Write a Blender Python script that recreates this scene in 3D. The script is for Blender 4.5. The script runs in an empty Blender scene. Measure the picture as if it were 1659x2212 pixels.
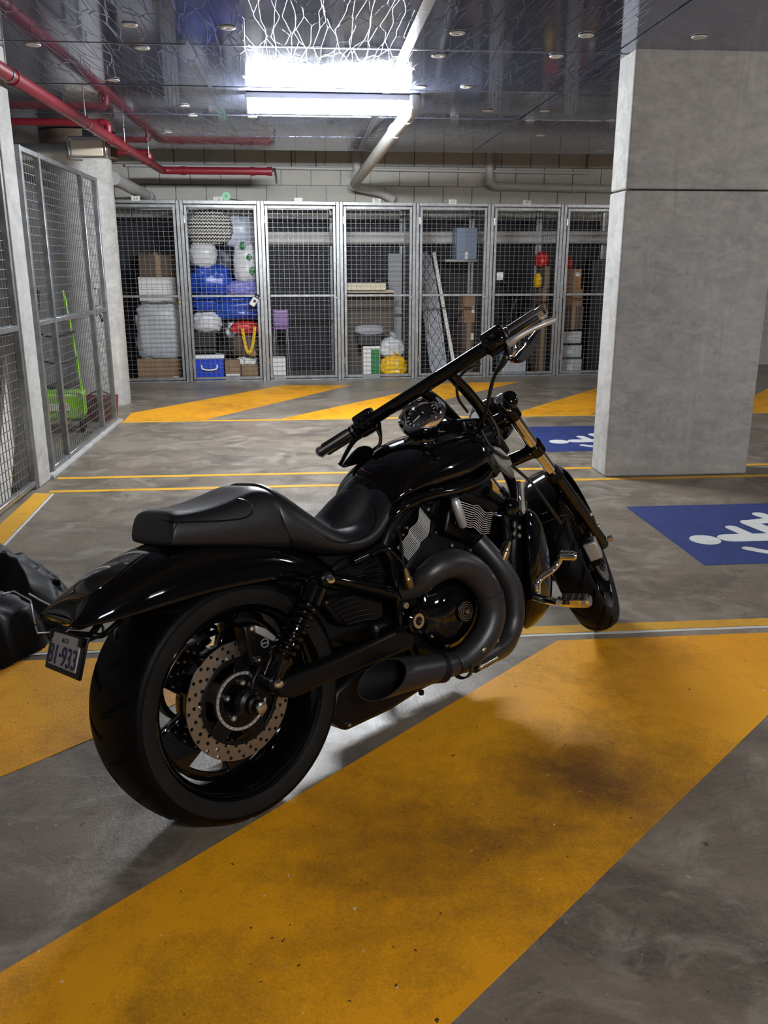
import bpy, bmesh, math, random
import numpy as np
from mathutils import Vector, Matrix, Quaternion
PI = math.pi
random.seed(7)
scene = bpy.context.scene
COL = scene.collection

# ------------------------------------------------------------------ camera
IW, IH, FPX = 1659.0, 2212.0, 1840.0
PITCH, YAW, CAMH = math.radians(16.0), math.radians(-5.06), 1.39
cam_d = bpy.data.cameras.new('camera')
cam_d.sensor_fit = 'VERTICAL'
cam_d.sensor_height = 36.0
cam_d.lens = FPX / IH * 36.0
cam_d.clip_start = 0.05
cam = bpy.data.objects.new('camera', cam_d)
COL.objects.link(cam)
cam.location = (0, 0, CAMH)
cam.rotation_euler = (PI / 2 - PITCH, 0, YAW)
scene.camera = cam

# ------------------------------------------------------------------ world, exposure
world = bpy.data.worlds.new('world')
scene.world = world
world.use_nodes = True
world.node_tree.nodes['Background'].inputs[0].default_value = (0.5, 0.55, 0.65, 1)
world.node_tree.nodes['Background'].inputs[1].default_value = 0.01
vs = scene.view_settings
vs.view_transform = 'Standard'
vs.look = 'None'
vs.gamma = 1.0
vs.use_curve_mapping = False
vs.exposure = 0.0
LAMP_MAIN, LAMP_RIGHT, LAMP_OTHER = 345.0, 105.0, 80.0

# ------------------------------------------------------------------ measuring helpers
_f0 = np.array([math.sin(-YAW), math.cos(-YAW), 0])
_R = np.array([math.cos(-YAW), -math.sin(-YAW), 0])
_F = _f0 * math.cos(PITCH) + np.array([0, 0, -math.sin(PITCH)])
_U = _f0 * math.sin(PITCH) + np.array([0, 0, math.cos(PITCH)])
_O = np.array([0, 0, CAMH])
def ray(u, v): return (u - IW / 2) / FPX * _R + _F - (v - IH / 2) / FPX * _U
def FL(u, v, z=0.0):            # photo point lying at height z
    d = ray(u, v); return Vector(_O + d * (z - CAMH) / d[2])
def AY(u, v, y):                # photo point lying at depth y
    d = ray(u, v); return Vector(_O + d * y / d[1])
def AX(u, v, x):
    d = ray(u, v); return Vector(_O + d * x / d[0])

# ------------------------------------------------------------------ materials
MATS = {}
def newmat(name):
    m = bpy.data.materials.new(name); m.use_nodes = True
    nt = m.node_tree; b = nt.nodes['Principled BSDF']
    MATS[name] = m
    return m, nt, b
def N(nt, t, **kw):
    n = nt.nodes.new(t)
    for k, v in kw.items():
        if k in n.inputs: n.inputs[k].default_value = v
        else: setattr(n, k, v)
    return n
def mixc(nt, fac, a, b, mode='MIX'):
    n = nt.nodes.new('ShaderNodeMix'); n.data_type = 'RGBA'; n.blend_type = mode
    for s, x in ((n.inputs[0], fac), (n.inputs[6], a), (n.inputs[7], b)):
        if hasattr(x, 'is_output'): nt.links.new(x, s)
        elif isinstance(x, (int, float)): s.default_value = x
        else: s.default_value = (*x, 1) if len(x) == 3 else x
    return n.outputs[2]
def ramp(nt, x, p0, p1, c0=0.0, c1=1.0):
    n = nt.nodes.new('ShaderNodeMapRange'); n.inputs[1].default_value = p0; n.inputs[2].default_value = p1
    n.inputs[3].default_value = c0; n.inputs[4].default_value = c1
    nt.links.new(x, n.inputs[0]); return n.outputs[0]
def mapping(nt, scale=(1, 1, 1), rot=(0, 0, 0), coord='Object'):
    tc = N(nt, 'ShaderNodeTexCoord'); mp = N(nt, 'ShaderNodeMapping')
    mp.inputs['Scale'].default_value = scale; mp.inputs['Rotation'].default_value = rot
    nt.links.new(tc.outputs[coord], mp.inputs[0]); return mp.outputs[0]
def noise(nt, vec, scale, detail=4, rough=.55, dist=0.0):
    n = N(nt, 'ShaderNodeTexNoise', Scale=scale, Detail=detail, Roughness=rough, Distortion=dist)
    nt.links.new(vec, n.inputs['Vector']); return n.outputs['Fac']
def bump(nt, b, h, strength=.3, dist=.01):
    n = N(nt, 'ShaderNodeBump', Strength=strength, Distance=dist)
    nt.links.new(h, n.inputs['Height']); nt.links.new(n.outputs[0], b.inputs['Normal']); return n
def mat(name, col, rough=.5, metal=0.0, spec=.5, coat=0.0, var=0.0, vscale=8.0, bmp=0.0, bscale=60.0, trans=0.0, emit=0.0, alpha=1.0, sheen=0.0):
    m, nt, b = newmat(name)
    b.inputs['Base Color'].default_value = (*col, 1); b.inputs['Roughness'].default_value = rough
    b.inputs['Metallic'].default_value = metal; b.inputs['Specular IOR Level'].default_value = spec
    b.inputs['Coat Weight'].default_value = coat; b.inputs['Coat Roughness'].default_value = .04
    b.inputs['Transmission Weight'].default_value = trans; b.inputs['Alpha'].default_value = alpha
    b.inputs['Sheen Weight'].default_value = sheen
    if emit:
        b.inputs['Emission Color'].default_value = (*col, 1); b.inputs['Emission Strength'].default_value = emit
    if var or bmp:
        v = mapping(nt)
        if var:
            f = noise(nt, v, vscale, 5, .6)
            nt.links.new(mixc(nt, ramp(nt, f, .3, .7), [c * (1 - var) for c in col], [min(1, c * (1 + var)) for c in col]), b.inputs['Base Color'])
        if bmp: bump(nt, b, noise(nt, v, bscale, 3), bmp, .004)
    return m

def concrete_mat(name, c0, c1, dark, streak=True, rough=.8, sc=1.0):
    m, nt, b = newmat(name)
    v = mapping(nt)
    big = noise(nt, v, 1.6 * sc, 6, .62); fine = noise(nt, v, 28 * sc, 6, .7)
    col = mixc(nt, ramp(nt, big, .32, .68), c0, c1)
    col = mixc(nt, ramp(nt, fine, .35, .75, 0, .45), col, dark)
    if streak:
        col = mixc(nt, ramp(nt, noise(nt, mapping(nt, (1, 1, 1.8)), 7 * sc, 8, .72, .5), .45, .68, 0, .6), col, [min(1, x * 1.25) for x in c1])
        col = mixc(nt, ramp(nt, noise(nt, mapping(nt, (1, 1, 1.8), (0, 0, 1)), 5 * sc, 8, .72, .5), .5, .7, 0, .55), col, dark)
        vv = mapping(nt, (7 * sc, 7 * sc, .6))
        col = mixc(nt, ramp(nt, noise(nt, vv, 1.6, 5, .65), .56, .74, 0, .35), col, [min(1, x * 1.3) for x in c1])
        col = mixc(nt, ramp(nt, noise(nt, vv, 2.3, 4, .6, .4), .6, .74, 0, .35), col, dark)
    nt.links.new(col, b.inputs['Base Color']); b.inputs['Roughness'].default_value = rough
    vor = N(nt, 'ShaderNodeTexVoronoi', Scale=4.5 * sc); nt.links.new(v, vor.inputs['Vector'])
    pit = ramp(nt, vor.outputs['Distance'], 0.03, .07)
    mx = N(nt, 'ShaderNodeMath', operation='MULTIPLY_ADD'); nt.links.new(fine, mx.inputs[0]); mx.inputs[1].default_value = .35; nt.links.new(pit, mx.inputs[2])
    bump(nt, b, mx.outputs[0], .5, .004)
    return m

def floor_mat():
    m, nt, b = newmat('floor_concrete')
    v = mapping(nt)
    st = mapping(nt, (.55, 1.9, 1))
    big = noise(nt, st, 1.0, 7, .62, .6); mid = noise(nt, v, 4.2, 9, .70, .9); fine = noise(nt, v, 90, 4, .7)
    col = mixc(nt, ramp(nt, big, .3, .7), (.115, .092, .069), (.25, .206, .158))
    col = mixc(nt, ramp(nt, noise(nt, v, .9, 3, .5), .52, .68, 0, .4), col, (.22, .150, .09))
    col = mixc(nt, ramp(nt, noise(nt, v, 2.1, 7, .72, 1.2), .48, .62, 0, .8), col, (.082, .068, .054))
    col = mixc(nt, ramp(nt, mid, .50, .66, 0, .75), col, (.32, .282, .236))
    col = mixc(nt, ramp(nt, noise(nt, st, 9, 8, .75, .6), .56, .70, 0, .5), col, (.38, .345, .295))
    col = mixc(nt, ramp(nt, fine, .42, .66, 0, .22), col, (.30, .28, .25))
    wv = mapping(nt, (1, 1, 1), (0, 0, .4)); vo = N(nt, 'ShaderNodeTexVoronoi', feature='DISTANCE_TO_EDGE', Scale=.9)
    ad = N(nt, 'ShaderNodeVectorMath', operation='ADD'); nz = N(nt, 'ShaderNodeTexNoise', Scale=2.5, Detail=6.0); nt.links.new(v, nz.inputs['Vector'])
    nt.links.new(wv, ad.inputs[0]); nt.links.new(nz.outputs['Color'], ad.inputs[1]); nt.links.new(ad.outputs[0], vo.inputs['Vector'])
    col = mixc(nt, ramp(nt, vo.outputs['Distance'], .001, .004, .35, 0), col, (.03, .026, .022))
    spk = noise(nt, v, 42, 2, .5)
    col = mixc(nt, ramp(nt, spk, .735, .76, 0, .8), col, (.5, .48, .45))
    col = mixc(nt, ramp(nt, noise(nt, mapping(nt, rot=(0, 0, 1)), 30, 2, .5), .73, .75, 0, .8), col, (.03, .027, .024))
    nt.links.new(col, b.inputs['Base Color'])
    nt.links.new(ramp(nt, mid, .3, .7, .26, .5), b.inputs['Roughness'])
    b.inputs['Specular IOR Level'].default_value = .5
    h = N(nt, 'ShaderNodeMath', operation='ADD'); nt.links.new(mid, h.inputs[0])
    h2 = N(nt, 'ShaderNodeMath', operation='MULTIPLY'); nt.links.new(fine, h2.inputs[0]); h2.inputs[1].default_value = .5
    nt.links.new(h2.outputs[0], h.inputs[1]); bump(nt, b, h.outputs[0], .45, .005)
    return m

def paint_mat(name, clean, worn, dirt, lo=.52, hi=.74, chip=True, stains=()):
    m, nt, b = newmat(name)
    v = mapping(nt)
    a = noise(nt, v, 1.5, 6, .62, .7); c = noise(nt, v, 10, 7, .72, .4); g = noise(nt, v, 140, 3, .65)
    def madd(x, k, y):
        n = N(nt, 'ShaderNodeMath', operation='MULTIPLY_ADD'); nt.links.new(x, n.inputs[0]); n.inputs[1].default_value = k
        if hasattr(y, 'is_output'): nt.links.new(y, n.inputs[2])
        else: n.inputs[2].default_value = y
        return n.outputs[0]
    tot = madd(g, .42, madd(c, .5, madd(a, 1.0, -.46)))
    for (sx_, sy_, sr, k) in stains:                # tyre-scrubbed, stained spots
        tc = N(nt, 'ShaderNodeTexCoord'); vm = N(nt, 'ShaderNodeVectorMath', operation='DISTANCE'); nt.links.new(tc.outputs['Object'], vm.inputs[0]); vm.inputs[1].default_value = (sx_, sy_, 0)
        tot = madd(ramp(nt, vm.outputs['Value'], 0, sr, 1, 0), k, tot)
    col = mixc(nt, ramp(nt, noise(nt, v, .8, 4, .6), .35, .65), clean, worn)
    col = mixc(nt, ramp(nt, tot, lo, hi, 0, .85), col, dirt)
    if chip:
        col = mixc(nt, ramp(nt, tot, .80, .98, 0, .75), col, [x * .42 for x in dirt[:2]] + [.02])
        col = mixc(nt, ramp(nt, noise(nt, v, 4.6, 10, .82, .3), .66, .69, 0, .85), col, (.20, .17, .125))
        col = mixc(nt, ramp(nt, noise(nt, mapping(nt, rot=(0, 0, .4)), 7, 10, .85, .3), .68, .70, 0, .8), col, (.9, .55, .05))
        col = mixc(nt, ramp(nt, noise(nt, mapping(nt, rot=(0, 0, .7)), 46, 2, .5), .745, .76, 0, .9), col, (.72, .66, .55))
        col = mixc(nt, ramp(nt, noise(nt, mapping(nt, rot=(0, 0, 1.9)), 50, 2, .5), .735, .75, 0, .9), col, (.02, .015, .01))
    nt.links.new(col, b.inputs['Base Color'])
    nt.links.new(ramp(nt, c, .3, .7, .42, .68), b.inputs['Roughness'])
    b.inputs['Specular IOR Level'].default_value = .3
    bump(nt, b, madd(g, .8, c), .45, .004)
    return m

def foil_mat():
    m, nt, b = newmat('foil_ceiling')
    v = mapping(nt)
    b.inputs['Base Color'].default_value = (.20, .225, .34, 1); b.inputs['Metallic'].default_value = .6
    nt.links.new(ramp(nt, noise(nt, v, 2.2, 4, .6), .3, .7, .06, .10), b.inputs['Roughness'])
    def creases(scale, stretch, rz, warp, width):
        vv = mapping(nt, stretch, (0, 0, rz))
        w = N(nt, 'ShaderNodeVectorMath', operation='ADD')
        nz = N(nt, 'ShaderNodeTexNoise', Scale=scale * .8, Detail=2.0); nt.links.new(vv, nz.inputs['Vector'])
        sc = N(nt, 'ShaderNodeVectorMath', operation='SCALE'); sc.inputs['Scale'].default_value = warp / scale
        nt.links.new(nz.outputs['Color'], sc.inputs[0]); nt.links.new(vv, w.inputs[0]); nt.links.new(sc.outputs[0], w.inputs[1])
        vo = N(nt, 'ShaderNodeTexVoronoi', feature='DISTANCE_TO_EDGE', Scale=scale); nt.links.new(w.outputs[0], vo.inputs['Vector'])
        return ramp(nt, vo.outputs['Distance'], 0, width, 1.0, 0)
    a = creases(3.4, (2.8, .40, 1), .5, .35, .022); c = creases(5.0, (2.4, .40, 1), -.45, .4, .025)
    mx = N(nt, 'ShaderNodeMath', operation='MAXIMUM'); nt.links.new(a, mx.inputs[0]); nt.links.new(c, mx.inputs[1])
    h = N(nt, 'ShaderNodeMath', operation='MULTIPLY_ADD'); nt.links.new(noise(nt, v, 45, 6, .7), h.inputs[0]); h.inputs[1].default_value = .035; nt.links.new(mx.outputs[0], h.inputs[2])
    bump(nt, b, h.outputs[0], .17, .003)
    return m

def block_mat():
    m, nt, b = newmat('concrete_block')
    v = mapping(nt)
    col = mixc(nt, ramp(nt, noise(nt, v, 2.0, 5, .6), .3, .7), (.52, .51, .47), (.66, .65, .60))
    col = mixc(nt, ramp(nt, noise(nt, v, 40, 4, .7), .4, .7, 0, .35), col, (.34, .33, .30))
    nt.links.new(col, b.inputs['Base Color']); b.inputs['Roughness'].default_value = .85
    bump(nt, b, noise(nt, v, 50, 4), .4, .004)
    return m

floor_mat(); foil_mat(); block_mat()
concrete_mat('concrete_column', (.36, .355, .345), (.46, .455, .44), (.24, .235, .225))
concrete_mat('concrete_dark', (.16, .155, .15), (.22, .215, .2), (.1, .1, .095))
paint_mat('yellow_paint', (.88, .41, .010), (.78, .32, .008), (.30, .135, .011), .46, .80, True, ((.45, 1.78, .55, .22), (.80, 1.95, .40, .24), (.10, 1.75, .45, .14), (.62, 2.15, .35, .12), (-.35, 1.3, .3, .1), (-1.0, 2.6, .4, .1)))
paint_mat('yellow_line_paint', (.78, .42, .03), (.62, .32, .03), (.27, .15, .03), .55, .85, False)
paint_mat('blue_paint', (.025, .04, .16), (.03, .05, .19), (.02, .028, .085), .5, .9, False)
paint_mat('white_paint', (.72, .73, .72), (.6, .61, .6), (.35, .35, .33), .55, .9, False)
mat('galvanised', (.33, .34, .35), .42, .85, var=.25, vscale=14)
mat('galvanised_wire', (.24, .25, .27), .5, .8)
mat('rust_brown', (.10, .07, .05), .6, var=.3)
mat('wire_shaded', (.10, .10, .11), .6, .6)  # galvanised wire darkened to imitate the shade inside the lockers
mat('tape_foil', (.62, .64, .68), .25, 1.0, bmp=.3, bscale=40)
mat('washer_white', (.7, .69, .66), .5)
mat('lamp_tray', (.75, .76, .78), .45)
mat('red_pipe', (.21, .013, .024), .35, var=.15)
mat('pvc_grey', (.42, .43, .43), .4, var=.1)
mat('pvc_white', (.55, .55, .54), .45, var=.1)
mat('conduit_grey', (.55, .55, .55), .4)
mat('label_white', (.75, .75, .73), .5)
mat('print_black', (.015, .015, .018), .6)
mat('steel_bright', (.75, .75, .76), .22, 1.0)

# ------------------------------------------------------------------ mesh builder
def catmull(pts, k=6, closed=False):
    P = [Vector(p) for p in pts]; n = len(P); out = []
    rng = range(n if closed else n - 1)
    for i in rng:
        p1, p2 = P[i], P[(i + 1) % n]
        p0 = P[i - 1] if (closed or i > 0) else p1 * 2 - p2
        p3 = P[(i + 2) % n] if (closed or i < n - 2) else p2 * 2 - p1
        for j in range(k):
            t = j / k
            out.append(.5 * ((2 * p1) + (p2 - p0) * t + (2 * p0 - 5 * p1 + 4 * p2 - p3) * t * t + (3 * p1 - p0 - 3 * p2 + p3) * t ** 3))
    if not closed: out.append(P[-1].copy())
    return out
def interp(xs, ys, x):
    return float(np.interp(x, xs, ys))
class MB:
    def __init__(s): s.v = []; s.f = []
    def add(s, vs_, fs_):
        o = len(s.v); s.v += [Vector(p) for p in vs_]; s.f += [[i + o for i in f] for f in fs_]; return s
    def box(s, c, d, R=None):
        R = R or Matrix.Identity(3); c = Vector(c)
        vs_ = [c + R @ Vector((x * d[0] / 2, y * d[1] / 2, z * d[2] / 2)) for x in (-1, 1) for y in (-1, 1) for z in (-1, 1)]
        return s.add(vs_, [(0, 1, 3, 2), (4, 6, 7, 5), (0, 4, 5, 1), (2, 3, 7, 6), (0, 2, 6, 4), (1, 5, 7, 3)])
    def loft(s, rings, closed=True, cap=True, loop=False):
        n = len(rings[0]); vs_ = [p for r in rings for p in r]; fs_ = []; m = len(rings)
        for i in range(m if loop else m - 1):
            i2 = (i + 1) % m
            for j in range(n if closed else n - 1):
                j2 = (j + 1) % n
                fs_.append((i * n + j, i2 * n + j, i2 * n + j2, i * n + j2))
        if cap and closed and not loop:
            fs_.append(tuple(range(n))); fs_.append(tuple((m - 1) * n + j for j in reversed(range(n))))
        return s.add(vs_, fs_)
    def tube(s, pts, r, n=10, closed=False, cap=True, up=None):
        P = [Vector(p) for p in pts]; m = len(P); rings = []
        if not hasattr(r, '__len__'): r = [r] * m
        elif len(r) != m: r = list(np.interp(np.linspace(0, 1, m), np.linspace(0, 1, len(r)), r))
        def tan(i):
            a = P[i - 1] if (i > 0 or closed) else P[i]; b_ = P[(i + 1) % m] if (i < m - 1 or closed) else P[i]
            return (b_ - a).normalized()
        t = tan(0); nrm = Vector(up) if up else t.orthogonal()
        nrm = (nrm - t * nrm.dot(t)).normalized()
        for i in range(m):
            t2 = tan(i); q = t.rotation_difference(t2); nrm = q @ nrm; nrm = (nrm - t2 * nrm.dot(t2)).normalized(); t = t2; bi = t.cross(nrm)
            rings.append([P[i] + nrm * (r[i] * math.cos(2 * PI * k / n)) + bi * (r[i] * math.sin(2 * PI * k / n)) for k in range(n)])
        return s.loft(rings, True, cap, closed)
    def cyl(s, a, b_, r, r2=None, n=16):
        return s.tube([a, b_], [r, r if r2 is None else r2], n)
    def lathe(s, prof, c=(0, 0, 0), ax=(0, 1, 0), n=32, cap=False):
        ax = Vector(ax).normalized(); e1 = ax.orthogonal().normalized(); e2 = ax.cross(e1); c = Vector(c)
        rings = [[c + ax * a + e1 * (r * math.cos(2 * PI * k / n)) + e2 * (r * math.sin(2 * PI * k / n)) for k in range(n)] for a, r in prof]
        return s.loft(rings, True, cap)
    def prism(s, poly, vec):
        n = len(poly); vec = Vector(vec); P = [Vector(p) for p in poly]
        fs_ = [tuple(range(n)), tuple(reversed(range(n, 2 * n)))] + [(i, i + n, (i + 1) % n + n, (i + 1) % n) for i in range(n)]
        return s.add(P + [p + vec for p in P], fs_)
    def ball(s, c, rx, ry=None, rz=None, nu=14, nv=9, R=None):
        ry = ry or rx; rz = rz or rx; R = R or Matrix.Identity(3); c = Vector(c)
        rings = []
        for j in range(nv + 1):
            th = PI * (j + .001) / (nv + .002)
            rings.append([c + R @ Vector((rx * math.sin(th) * math.cos(2 * PI * k / nu), ry * math.sin(th) * math.sin(2 * PI * k / nu), rz * math.cos(th))) for k in range(nu)])
        return s.loft(rings)
    def build(s, name, m, parent=None, smooth=True, ang=38, bev=0.0, seg=2, sub=0, xf=None, solid=0.0):
        me = bpy.data.meshes.new(name)
        vs_ = [xf(p) for p in s.v] if xf else s.v
        me.from_pydata([tuple(p) for p in vs_], [], s.f); me.validate(); me.update()
        bm = bmesh.new(); bm.from_mesh(me); bmesh.ops.remove_doubles(bm, verts=bm.verts, dist=1e-6)
        bmesh.ops.recalc_face_normals(bm, faces=bm.faces); bm.to_mesh(me); bm.free()
        if smooth:
            me.polygons.foreach_set('use_smooth', [True] * len(me.polygons)); me.set_sharp_from_angle(angle=math.radians(ang))
        me.materials.append(MATS[m] if isinstance(m, str) else m)
        o = bpy.data.objects.new(name, me); COL.objects.link(o)
        if parent is not None: o.parent = parent
        if solid:
            md = o.modifiers.new('solid', 'SOLIDIFY'); md.thickness = solid; md.offset = 0
        if bev:
            md = o.modifiers.new('bevel', 'BEVEL'); md.width = bev; md.segments = seg; md.limit_method = 'ANGLE'; md.angle_limit = math.radians(40)
            if smooth: md.harden_normals = False
        if sub:
            md = o.modifiers.new('sub', 'SUBSURF'); md.levels = sub; md.render_levels = sub
        return o
def plate(name, loops, thick, m, parent=None, frame=None, bev=0.0, xf=None, res=2):
    """flat plate with true holes; loops = 2-D closed point lists, frame = (origin, ex, ey)"""
    cu = bpy.data.curves.new(name, 'CURVE'); cu.dimensions = '2D'; cu.fill_mode = 'BOTH'; cu.extrude = thick / 2 - bev; cu.bevel_depth = bev; cu.bevel_resolution = 1; cu.offset = -bev
    for lp in loops:
        sp = cu.splines.new('POLY'); sp.points.add(len(lp) - 1)
        for p, q in zip(sp.points, lp): p.co = (q[0], q[1], 0, 1)
        sp.use_cyclic_u = True
    o = bpy.data.objects.new(name, cu); COL.objects.link(o)
    dg = bpy.context.evaluated_depsgraph_get(); me = bpy.data.meshes.new_from_object(o.evaluated_get(dg))
    bpy.data.objects.remove(o); bpy.data.curves.remove(cu)
    if frame:
        og, ex, ey = (Vector(a) for a in frame); ez = ex.cross(ey)
        for w in me.vertices: w.co = og + ex * w.co.x + ey * w.co.y + ez * w.co.z
    if xf:
        for w in me.vertices: w.co = xf(w.co)
    me.materials.clear(); me.materials.append(MATS[m])
    me.name = name
    o = bpy.data.objects.new(name, me); COL.objects.link(o)
    if parent is not None: o.parent = parent
    return o
def text_mesh(name, body, size, m, parent, M, extrude=.0004, align='CENTER', sx=1.0):
    cu = bpy.data.curves.new(name, 'FONT'); cu.body = body; cu.size = size; cu.extrude = extrude; cu.align_x = align; cu.align_y = 'CENTER'
    o = bpy.data.objects.new(name, cu); COL.objects.link(o)
    dg = bpy.context.evaluated_depsgraph_get(); me = bpy.data.meshes.new_from_object(o.evaluated_get(dg))
    bpy.data.objects.remove(o); bpy.data.curves.remove(cu)
    for w in me.vertices: w.co = M @ Vector((w.co.x * sx, w.co.y, w.co.z))
    me.materials.clear(); me.materials.append(MATS[m])
    o = bpy.data.objects.new(name, me); COL.objects.link(o); o.parent = parent
    return o
def circ(cx, cy, r, n=24, a0=0.0): return [(cx + r * math.cos(a0 + 2 * PI * k / n), cy + r * math.sin(a0 + 2 * PI * k / n)) for k in range(n)]
def tag(o, label, cat, group=None):
    o['label'] = label; o['category'] = cat
    if group: o['group'] = group
    return o
def thing(name, label, cat, loc=(0, 0, 0), group=None):
    o = bpy.data.objects.new(name, None); COL.objects.link(o); o.location = loc; o.empty_display_size = .1
    return tag(o, label, cat, group)
def struct(o): o['kind'] = 'structure'; return o
def stuff(o): o['kind'] = 'stuff'; return o
def RZ(a): return Matrix.Rotation(a, 3, 'Z')

# ------------------------------------------------------------------ the room
CEIL = 2.66
XL, XR, YB, YF = -3.25, 11.0, 12.32, -7.0
floor = struct(MB().box(((XL + XR) / 2, (YB + YF) / 2, -.1), (XR - XL + .6, YB - YF + .6, .2)).build('floor', 'floor_concrete', smooth=False))
def paint(name, pts, m, h=.0015, parent=floor):
    return MB().prism([(p[0], p[1], .0002) for p in pts], (0, 0, h)).build(name, m, parent, smooth=False)
# near hatching: bounded by the border line, stripes at about 43 degrees
def stripe(name, xl, xr, y0, y1, slope_l, slope_r, y_ref):
    f = lambda x, s, y: (x + (y - y_ref) / s, y)
    return paint(name, [f(xl, slope_l, y0), f(xr, slope_r, y0), f(xr, slope_r, y1), f(xl, slope_l, y1)], 'yellow_paint')
for k in range(-1, 3):
    a = stripe('yellow_stripe', .26 + 2.19 * k, 1.44 + 2.19 * k, -.9, 2.965, .93, .88, 2.335)
for x0, x1 in ((-1.66, 1.9), (1.9, 6.5)):
    paint('yellow_line', [(x0, 3.035), (x1, 3.035), (x1, 3.105), (x0, 3.105)], 'yellow_line_paint')
    paint('white_line', [(x0, 3.012), (x1, 3.012), (x1, 3.029), (x0, 3.029)], 'white_paint')
# bay lines
paint('yellow_line', [(-1.68, 5.46), (6.5, 5.50), (6.5, 5.555), (-1.68, 5.515)], 'yellow_line_paint')
paint('yellow_line', [(-1.73, 5.83), (2.02, 5.82), (2.02, 5.875), (-1.73, 5.885)], 'yellow_line_paint')
paint('yellow_line', [(3.05, 5.82), (6.5, 5.82), (6.5, 5.875), (3.05, 5.875)], 'yellow_line_paint')
paint('yellow_line', [(-1.72, 3.6), (-1.58, 3.6), (-1.655, 5.44), (-1.765, 5.46)], 'yellow_line_paint')
paint('white_line', [(-1.575, 3.6), (-1.56, 3.6), (-1.635, 5.43), (-1.65, 5.44)], 'white_paint')
# far hatching
FH0 = 8.12
for pts in ([(-1.74, 8.13), (-1.0, 8.13), (.52, 10.5), (-.33, 10.55), (-1.76, 8.6)],
            [(-.27, 8.13), (.56, 8.13), (2.66, 10.62), (1.74, 10.62)],
            [(1.93, 8.13), (2.76, 8.13), (4.9, 10.62), (3.98, 10.62)],
            [(4.13, 8.13), (4.96, 8.13), (7.1, 10.62), (6.18, 10.62)]):
    paint('yellow_stripe', pts, 'yellow_paint')
paint('yellow_line', [(-1.76, 8.05), (7, 8.05), (7, 8.115), (-1.76, 8.115)], 'yellow_line_paint')

def access_symbol(parent, ox, oy, k):
    """white wheelchair symbol: head towards -x, facing +y"""
    def P(s_, t): return (ox + s_ * k, oy + t * k, .0018)
    lay = [0]
    def poly(name, pts):
        lay[0] += 1
        MB().prism([P(*q) for q in pts], (0, 0, .0010 + .00025 * lay[0])).build(name, 'white_paint', parent, smooth=False)
    def stroke(pts, w):
        pts = catmull([(x, y, 0) for x, y in pts], 5) if len(pts) > 2 else [Vector((*p_, 0)) for p_ in pts]
        L, R_ = [], []
        for i, p_ in enumerate(pts):
            t = (pts[min(i + 1, len(pts) - 1)] - pts[max(i - 1, 0)]).normalized(); nn = Vector((-t.y, t.x, 0)) * w / 2
            L.append(p_ + nn); R_.append(p_ - nn)
        def capp(c, t, w):
            a0 = math.atan2(t.y, t.x); return [c + Vector((math.cos(a0 + PI / 2 - PI * j / 6), math.sin(a0 + PI / 2 - PI * j / 6), 0)) * w / 2 for j in range(1, 6)]
        out = L + capp(pts[-1], pts[-1] - pts[-2], w) + R_[::-1] + capp(pts[0], pts[0] - pts[1], w)
        return [(q.x, q.y) for q in out]
    poly('symbol_head', circ(0, 0, .085, 20))
    poly('symbol_torso', stroke([(.15, .02), (.50, .02)], .13))
    poly('symbol_arm', stroke([(.29, .04), (.26, .21)], .075))
    poly('symbol_thigh', stroke([(.47, .03), (.41, .30)], .10))
    poly('symbol_leg', stroke([(.41, .30), (.58, .35), (.56, .46)], .085))
    poly('symbol_wheel', stroke([(.36 + .25 * math.cos(a), -.02 + .25 * math.sin(a)) for a in np.linspace(-2.5, 1.0, 9)], .06))
for (x0, y0, x1, y1, hx, hy) in ((1.895, 3.755, 3.15, 4.81, 2.077, 4.137), (1.85, 6.42, 3.1, 7.5, 2.06, 6.80)):
    bpn = paint('blue_panel', [(x0, y0), (x1, y0), (x1, y1), (x0, y1)], 'blue_paint')
    access_symbol(bpn, hx, hy, .95)

# ceiling slab with foil-faced insulation sheets
ceiling = struct(MB().box(((XL + XR) / 2, (10.45 + YF) / 2, CEIL + .16), (XR - XL + .6, 10.45 - YF, .26)).build('ceiling', 'concrete_dark', smooth=False))
struct(MB().box(((XL + XR) / 2, 11.55, 3.05), (XR - XL + .6, 2.2, .2)).build('ceiling_recess', 'concrete_column', smooth=False))
xs = [XL, -1.96, -.66, .64, 1.95, 3.25, 4.55, 7.0, XR]
ys = [YF, 0.8, 2.05, 3.27, 4.49, 5.71, 6.93, 8.15, 9.37, 10.44]
rs = random.Random(3)
for i in range(len(xs) - 1):
    for j in range(len(ys) - 1):
        t = (rs.uniform(-1, 1) * .0016, rs.uniform(-1, 1) * .0016)
        x0, x1, y0, y1 = xs[i] + .002, xs[i + 1] - .002, ys[j] + .002, ys[j + 1] - .002
        h = lambda x, y: CEIL + .004 + t[0] * ((x - x0) / (x1 - x0) - .5) * 2 + t[1] * ((y - y0) / (y1 - y0) - .5) * 2
        MB().add([(x, y, z) for z in (0, 1) for (x, y) in ((x0, y0), (x1, y0), (x1, y1), (x0, y1))], [(0, 1, 2, 3), (7, 6, 5, 4), (0, 4, 5, 1), (1, 5, 6, 2), (2, 6, 7, 3), (3, 7, 4, 0)])
        mb = MB(); cs = ((x0, y0), (x1, y0), (x1, y1), (x0, y1))
        mb.add([(x, y, h(x, y)) for x, y in cs] + [(x, y, CEIL + .035) for x, y in cs], [(0, 1, 2, 3), (7, 6, 5, 4), (0, 4, 5, 1), (1, 5, 6, 2), (2, 6, 7, 3), (3, 7, 4, 0)])
        mb.build('ceiling_panel', 'foil_ceiling', ceiling, smooth=False)
for x in (.64,):
    MB().box((x, 5.3, CEIL - .0005), (.062, 10.1, .002)).build('seam_tape', 'tape_foil', ceiling, smooth=False)
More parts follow.
